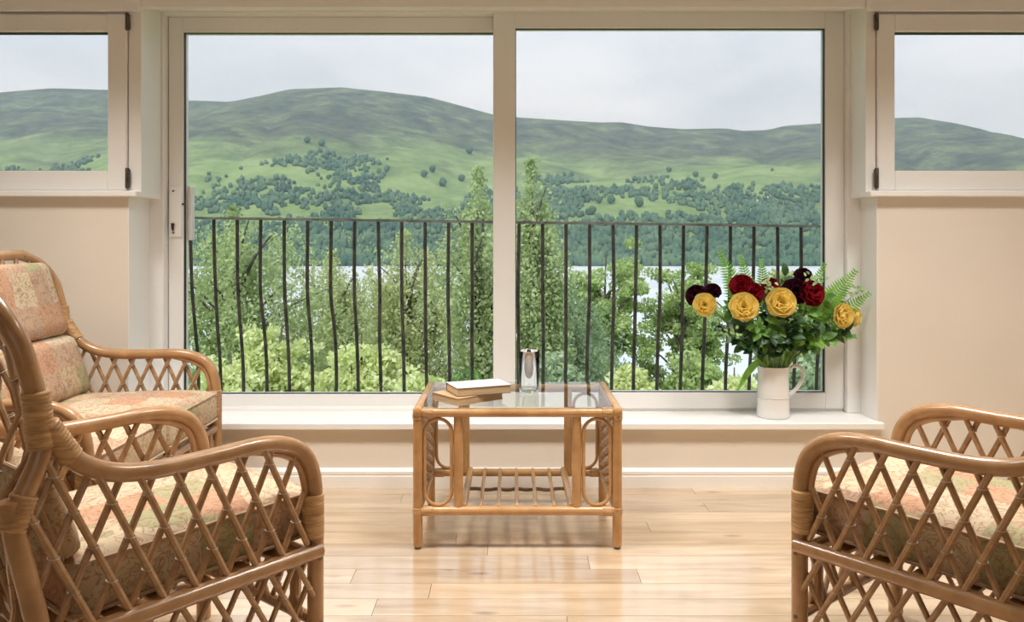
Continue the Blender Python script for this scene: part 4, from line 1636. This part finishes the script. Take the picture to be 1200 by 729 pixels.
# ================================================================== JUG AND FLOWERS
JD = 3.59
jx = (906 - 600) / FPX * JD
jug = thing('ceramic_jug', 'white glazed ceramic jug holding flowers on the window board', 'jug', (jx, JD, SILLZ))
JH = 0.222
prof = [(0.001, 0.0), (0.066, 0.0), (0.0705, 0.004), (0.0715, 0.012), (0.0695, 0.018), (0.0690, 0.05), (0.0670, 0.12), (0.0650, 0.18), (0.0655, 0.205),
        (0.0680, 0.216), (0.0690, JH), (0.0660, JH + 0.001), (0.0635, 0.214), (0.0615, 0.18), (0.0630, 0.05), (0.060, 0.012), (0.001, 0.010)]
MB().lathe(prof, (0, 0, 0), 48).build('body', M['pot'], jug, angle=50)
hp = spline([(0.060, -0.004, 0.196), (0.085, -0.006, 0.222), (0.118, -0.008, 0.214), (0.128, -0.008, 0.175), (0.108, -0.006, 0.135), (0.080, -0.003, 0.105), (0.060, 0, 0.095)], 6)
MB().tube(hp, [0.0085] * len(hp), 10).build('handle', M['pot'], jug)
MB().lathe([(0.0690, 0.088), (0.0700, 0.091), (0.0688, 0.094)], (0, 0, 0), 48, cap0=False, cap1=False).build('rim_line', M['pot'], jug)
RIM = Vector((jx, JD, SILLZ + JH))
FOOT = Vector((jx, JD, SILLZ + 0.03))


def petal_mesh(name, mat, w=1.0, cup=0.35, ruffle=0.05, n=5):
    """unit petal: base at origin, grows along +Z, inner side faces +Y"""
    V, F = [], []
    for j in range(n + 1):
        v = j / n
        half = w * 0.5 * (0.28 + 1.25 * math.sin(min(1, v * 1.02) * PI * 0.62)) * (1.0 if v < 0.85 else 0.93 - (v - 0.85) * 1.2)
        for i in range(n + 1):
            u = -1 + 2 * i / n
            x = half * u
            y = -cup * (math.sin(v * PI * 0.75) * 0.55) + cup * 0.75 * u * u * (0.4 + v * 0.6)
            if v > 0.7:
                y -= (v - 0.7) * 0.55 * cup * 1.8
            z = v - 0.10 * u * u * v
            y += ruffle * math.sin(u * 5 + v * 3) * v
            V.append((x, y, z))
    for j in range(n):
        for i in range(n):
            a = j * (n + 1) + i
            F.append((a, a + 1, a + n + 2, a + n + 1))
    return MB().add(V, F).mesh(name, mat, True, 180, False)


def flower(name, label, p, face, size, mats, rings, stem_mat, group, petal):
    """rings: list of (count, tilt degrees, scale, lift)"""
    p = Vector(p)
    f = Vector(face).normalized()
    t = thing(name, label, 'flower', p, 0, group)
    q = Vector((0, 0, 1)).rotation_difference(f).to_matrix().to_4x4()
    base = -f * size * 0.42
    for ri, (cnt_, tilt, sc, lift) in enumerate(rings):
        for k in range(cnt_):
            a = 2 * PI * (k + 0.5 * (ri % 2) + random.uniform(-0.12, 0.12)) / cnt_
            tl = math.radians(tilt + random.uniform(-6, 6))
            # petal stands along +Z, inner side +Y must face the axis: place it at -Y and tilt outwards
            Mx = Matrix.Translation(base) @ q @ Matrix.Rotation(a, 4, 'Z') @ Matrix.Translation((0, -0.10 * size * sc, lift * size)) @ Matrix.Rotation(tl, 4, 'X') @ Matrix.Scale(size * sc, 4)
            ob = link('petal', petal, t)
            ob.matrix_local = Mx
    # calyx and stem
    MB().lathe([(0.004, -0.012), (size * 0.16, 0.0), (size * 0.10, size * 0.12)], base, 10, f).build('calyx', M['leaf_mid'], t)
    # stem runs behind the bloom and down into the jug
    s0 = p + base
    spread = Vector((max(-0.045, min(0.045, (s0.x - RIM.x) * 0.25)), max(-0.03, min(0.03, (s0.y - RIM.y) * 0.3)), 0))
    s2 = RIM + spread
    s3 = FOOT - spread * 0.7
    mid = s0 * 0.5 + s2 * 0.5 + Vector((0, 0.03, 0.03))
    path = spline([s0 - p, s0 - f * 0.03 - p, mid - p, s2 - p, s3 - p], 5)
    MB().tube(path, 0.0032, 6).build('stem', stem_mat, t)
    return t


PY = petal_mesh('petal', M['yellow'], 1.05, 0.42, 0.03)
PRD = petal_mesh('petal', M['red'], 0.95, 0.38, 0.07)
PBU = petal_mesh('petal', M['burgundy'], 0.85, 0.40, 0.09)
ROSE = [(3, 4, 0.62, 0.24), (4, 12, 0.72, 0.18), (5, 24, 0.82, 0.12), (6, 40, 0.90, 0.06), (7, 58, 0.92, 0.02)]
RUFF = [(4, 5, 0.70, 0.22), (6, 20, 0.80, 0.14), (7, 40, 0.88, 0.08), (8, 62, 0.90, 0.02)]
for lab, px, py, d, size, face in [
        ('yellow rose at the far left of the bouquet', 826, 357, 3.50, 0.052, (-0.15, -1, 0.15)),
        ('yellow rose second from the left in the bouquet', 872, 359, 3.42, 0.064, (-0.1, -1, 0.35)),
        ('yellow rose above the jug in the middle of the bouquet', 916, 354, 3.42, 0.066, (0.02, -1, 0.25)),
        ('yellow rose at the right of the bouquet, turned sideways', 989, 370, 3.47, 0.056, (0.45, -1, 0.05)),
        ('small yellow rose at the far right, half behind another rose', 1003, 372, 3.55, 0.044, (0.9, -0.8, 0.0))]:
    flower('yellow_rose', lab, at(px, py, d), face, size, None, ROSE, M['stem'], 'yellow roses in the bouquet', PY)
for lab, px, py, d, size, face in [
        ('crimson flower above the second yellow rose', 869, 334, 3.50, 0.055, (-0.3, -1, 0.5)),
        ('crimson flower just left of the middle yellow rose', 884, 343, 3.50, 0.048, (0.1, -1, 0.3)),
        ('crimson flower up between the two middle yellow roses', 904, 336, 3.53, 0.048, (0.2, -1, 0.5)),
        ('crimson flower right of the burgundy ones', 953, 343, 3.47, 0.060, (0.3, -1, 0.35))]:
    flower('red_flower', lab, at(px, py, d), face, size, None, RUFF, M['stem'], 'crimson flowers in the bouquet', PRD)
for lab, px, py, d, size, face in [
        ('burgundy flower left of the leftmost yellow rose', 815, 346, 3.56, 0.050, (-0.6, -1, 0.3)),
        ('burgundy flower above the leftmost yellow rose', 836, 340, 3.58, 0.040, (0.1, -1, 0.8)),
        ('large burgundy flower right of the middle yellow rose', 932, 341, 3.49, 0.060, (-0.1, -1, 0.3)),
        ('burgundy flower at the top right of the bouquet', 942, 323, 3.53, 0.044, (0.0, -1, 0.7)),
        ('burgundy flower tucked between the dark one and the crimson one', 941, 335, 3.52, 0.046, (0.2, -1, 0.5))]:
    flower('burgundy_flower', lab, at(px, py, d), face, size, None, RUFF, M['stem'], 'burgundy flowers in the bouquet', PBU)


def stem_path(tip, bend=0.04):
    tip = Vector(tip)
    spread = Vector((max(-0.052, min(0.052, (tip.x - RIM.x) * 0.28)), max(-0.045, min(0.045, (tip.y - RIM.y) * 0.4)), 0))
    s2 = RIM + spread
    s3 = FOOT - spread * 0.6
    mid = s2.lerp(tip, 0.5) + Vector((0, 0, bend))
    return [s3, s2, mid, tip]


def fern(label, px, py, d, wid, bend=0.03, start=0.56):
    tip = at(px, py, d)
    P = spline(stem_path(tip, bend), 18)
    t = thing('fern_frond', label, 'fern', P[0], 0, 'fern fronds in the bouquet')
    o0 = P[0]
    MB().tube([p - o0 for p in P], [0.0028 * (1 - 0.6 * i / len(P)) for i in range(len(P))], 5).build('stalk', M['stem'], t)
    lf = MB()
    n = len(P)
    i0 = int(n * (1 - (1 - start)))
    for i in range(i0, n):
        v = (i - i0) / max(1, n - 1 - i0)
        ln = wid * (0.55 + 0.9 * v) * (1 - v) ** 0.55 + 0.004 if v < 1 else 0.01
        ln = wid * 1.5 * min(1.0, 0.5 + 1.4 * v) * max(0.08, (1 - v)) ** 0.62
        tg = (P[min(i + 1, n - 1)] - P[max(i - 1, 0)]).normalized()
        side = tg.cross(Vector((0, -1, 0.35))).normalized()
        nrm = side.cross(tg)
        for sub in (0.0,):
            b = P[i].lerp(P[min(i + 1, n - 1)], sub)
            for s in (-1, 1):
                dr = (side * s + tg * 0.42 + nrm * random.uniform(-0.15, 0.15)).normalized()
                w = dr.cross(nrm).normalized() * max(0.0042, ln * 0.115)
                a = b - o0
                lf.add([a + w * 0.7, a + dr * ln * 0.5 + w, a + dr * ln - nrm * ln * 0.12, a + dr * ln * 0.5 - w, a - w * 0.7], [(0, 1, 2, 3, 4)])
    lf.build('leaflets', M['fern'], t, fix=False, smooth=False)


fern('upright fern frond at the top left of the bouquet', 844, 296, 3.55, 0.056)
fern('fern frond leaning just right of the tall upright one', 868, 300, 3.57, 0.046)
fern('fern frond curving out between the upright fern and the crimson flowers', 892, 305, 3.56, 0.046)
fern('fern frond pointing up behind the right crimson flower', 966, 310, 3.55, 0.044)
fern('broad fern frond reaching to the upper right', 1002, 318, 3.50, 0.058)
fern('fern frond spreading right below the broad one', 1018, 344, 3.53, 0.050, 0.02)
fern('fern frond drooping down at the right under the flowers', 965, 406, 3.47, 0.042, 0.09)
fern('fern frond drooping to the lower right behind the side roses', 1002, 394, 3.53, 0.044, 0.06)


def leaf_patch(mb, base, direction, normal, ln, wd, droop=0.2):
    d = Vector(direction).normalized()
    n = Vector(normal)
    n = (n - d * n.dot(d)).normalized()
    s = d.cross(n)
    V, F = [], []
    prof = [(0.0, 0.05), (0.22, 0.75), (0.45, 1.0), (0.7, 0.78), (0.9, 0.3), (1.0, 0.02)]
    for (v, w) in prof:
        c = base + d * ln * v - n * (droop * ln * v * v)
        V += [c - s * wd * 0.5 * w + n * wd * 0.12 * w, c, c + s * wd * 0.5 * w + n * wd * 0.12 * w]
    for i in range(len(prof) - 1):
        a = i * 3
        F += [(a, a + 1, a + 4, a + 3), (a + 1, a + 2, a + 5, a + 4)]
    mb.add(V, F)


LEAFY = [(838, 378, 3.52, 'dark leaf sprig below the leftmost yellow rose'), (848, 352, 3.55, 'green leaf sprig between the two left yellow roses'),
         (858, 392, 3.48, 'dark leaf sprig at the lower left of the bouquet'), (872, 404, 3.46, 'dark leaf sprig lowest left above the jug rim'),
         (886, 380, 3.43, 'green leaf sprig between and below the two middle yellow roses'), (902, 394, 3.45, 'dark leaf sprig low in the middle over the jug'),
         (912, 375, 3.46, 'green leaf sprig right under the middle yellow rose'), (932, 372, 3.44, 'dark leaf sprig right of the middle yellow rose'),
         (927, 392, 3.47, 'dark leaf sprig low right over the jug handle'), (948, 364, 3.48, 'green leaf sprig under the right crimson flower'),
         (962, 378, 3.47, 'dark leaf sprig left of the sideways yellow rose'), (978, 394, 3.50, 'green leaf sprig below the sideways yellow rose'),
         (895, 350, 3.54, 'dark leaf sprig behind the two middle yellow roses'), (920, 324, 3.58, 'dark leaf sprig at the top behind the burgundy flowers'),
         (966, 350, 3.53, 'green leaf sprig right of the right crimson flower'), (990, 354, 3.54, 'dark leaf sprig above the sideways yellow rose'),
         (862, 372, 3.49, 'dark leaf sprig just below the second yellow rose'), (945, 388, 3.49, 'green leaf sprig at the lower right of the bouquet'),
         (995, 386, 3.51, 'dark leaf sprig at the far right under the roses')]
for i, (px, py, d, lab) in enumerate(LEAFY):
    tip = at(px, py, d)
    P = spline(stem_path(tip, 0.035), 8)
    o0 = P[0]
    t = thing('foliage_sprig', lab, 'foliage', o0, 0, 'leaf sprigs filling the bouquet')
    MB().tube([p - o0 for p in P], 0.0026, 5).build('stem', M['stem'], t)
    mt = M['leaf_dark'] if 'dark' in lab else M['leaf_mid']
    lf = MB()
    for k in range(20):
        q = P[int(len(P) * (0.54 + 0.45 * k / 20))] - o0
        dr = Vector((random.gauss(0, 1), random.gauss(-0.35, 0.7), random.gauss(0.05, 0.7)))
        nr = Vector((random.gauss(0, 0.4), -1, 0.7))
        ln = random.uniform(0.038, 0.066)
        leaf_patch(lf, q, dr, nr, ln, ln * 0.58)
    lf.build('leaves', mt, t, fix=False, angle=180)

# pale filler sprigs
for lab, px, py, d in [('pale small-leaved sprig above the two middle yellow roses', 899, 334, 3.42), ('pale sprig with round leaves at the lower left of the bouquet', 856, 391, 3.42),
                       ('fine pale sprig at the far right of the bouquet', 1008, 340, 3.53), ('pale sprig by the crimson flower at the upper right', 958, 326, 3.45)]:
    tip = at(px, py, d)
    P = spline(stem_path(tip, 0.03), 8)
    o0 = P[0]
    t = thing('pale_sprig', lab, 'foliage', o0, 0, 'pale sprigs in the bouquet')
    MB().tube([p - o0 for p in P], 0.0022, 5).build('stem', M['stem'], t)
    lf = MB()
    for k in range(16):
        q = tip - o0 + Vector((random.gauss(0, 0.024), random.gauss(0, 0.012), random.gauss(0, 0.016)))
        dr = Vector((random.gauss(0, 1), random.gauss(-0.2, 0.5), random.gauss(0.1, 0.8)))
        leaf_patch(lf, q, dr, Vector((random.gauss(0, 0.3), -1, 0.5)), 0.020, 0.012)
    lf.build('leaves', M['leaf_pale'], t, fix=False, angle=180)

# broad blade leaves at the rim
for lab, a, b, w in [('long broad leaf hanging down left of the jug', (-0.052, -0.01, 0.005), at(864, 459, 3.52), 0.030),
                     ('broad blade leaf rising at the right of the stems', (0.035, -0.03, 0.0), at(938, 386, 3.48), 0.026),
                     ('broad blade leaf rising at the left of the stems', (-0.03, -0.03, 0.0), at(872, 400, 3.49), 0.024)]:
    s = RIM + Vector(a)
    mid = (s + b) / 2 + Vector((0, 0, 0.035))
    P = spline([FOOT, s, mid, b], 7)
    t = thing('blade_leaf', lab, 'leaf', FOOT, 0, 'broad blade leaves in the jug')
    bl = MB()
    V, F = [], []
    n = len(P)
    for i, p in enumerate(P):
        v = i / (n - 1)
        hwid = w * 0.5 * (0.15 if v < 0.33 else (0.25 + 0.75 * math.sin(PI * min(1, (v - 0.33) / 0.67 * 0.9 + 0.12)))) * (1 if i < n - 1 else 0.1)
        tg = (P[min(i + 1, n - 1)] - P[max(i - 1, 0)]).normalized()
        sd = tg.cross(Vector((0, -1, 0.2))).normalized()
        c = p - FOOT
        V += [c - sd * hwid, c + Vector((0, 0.004, -0.002)), c + sd * hwid]
    for i in range(n - 1):
        a_ = i * 3
        F += [(a_, a_ + 1, a_ + 4, a_ + 3), (a_ + 1, a_ + 2, a_ + 5, a_ + 4)]
    bl.add(V, F)
    bl.build('blade', M['fern'], t, fix=False, angle=180)
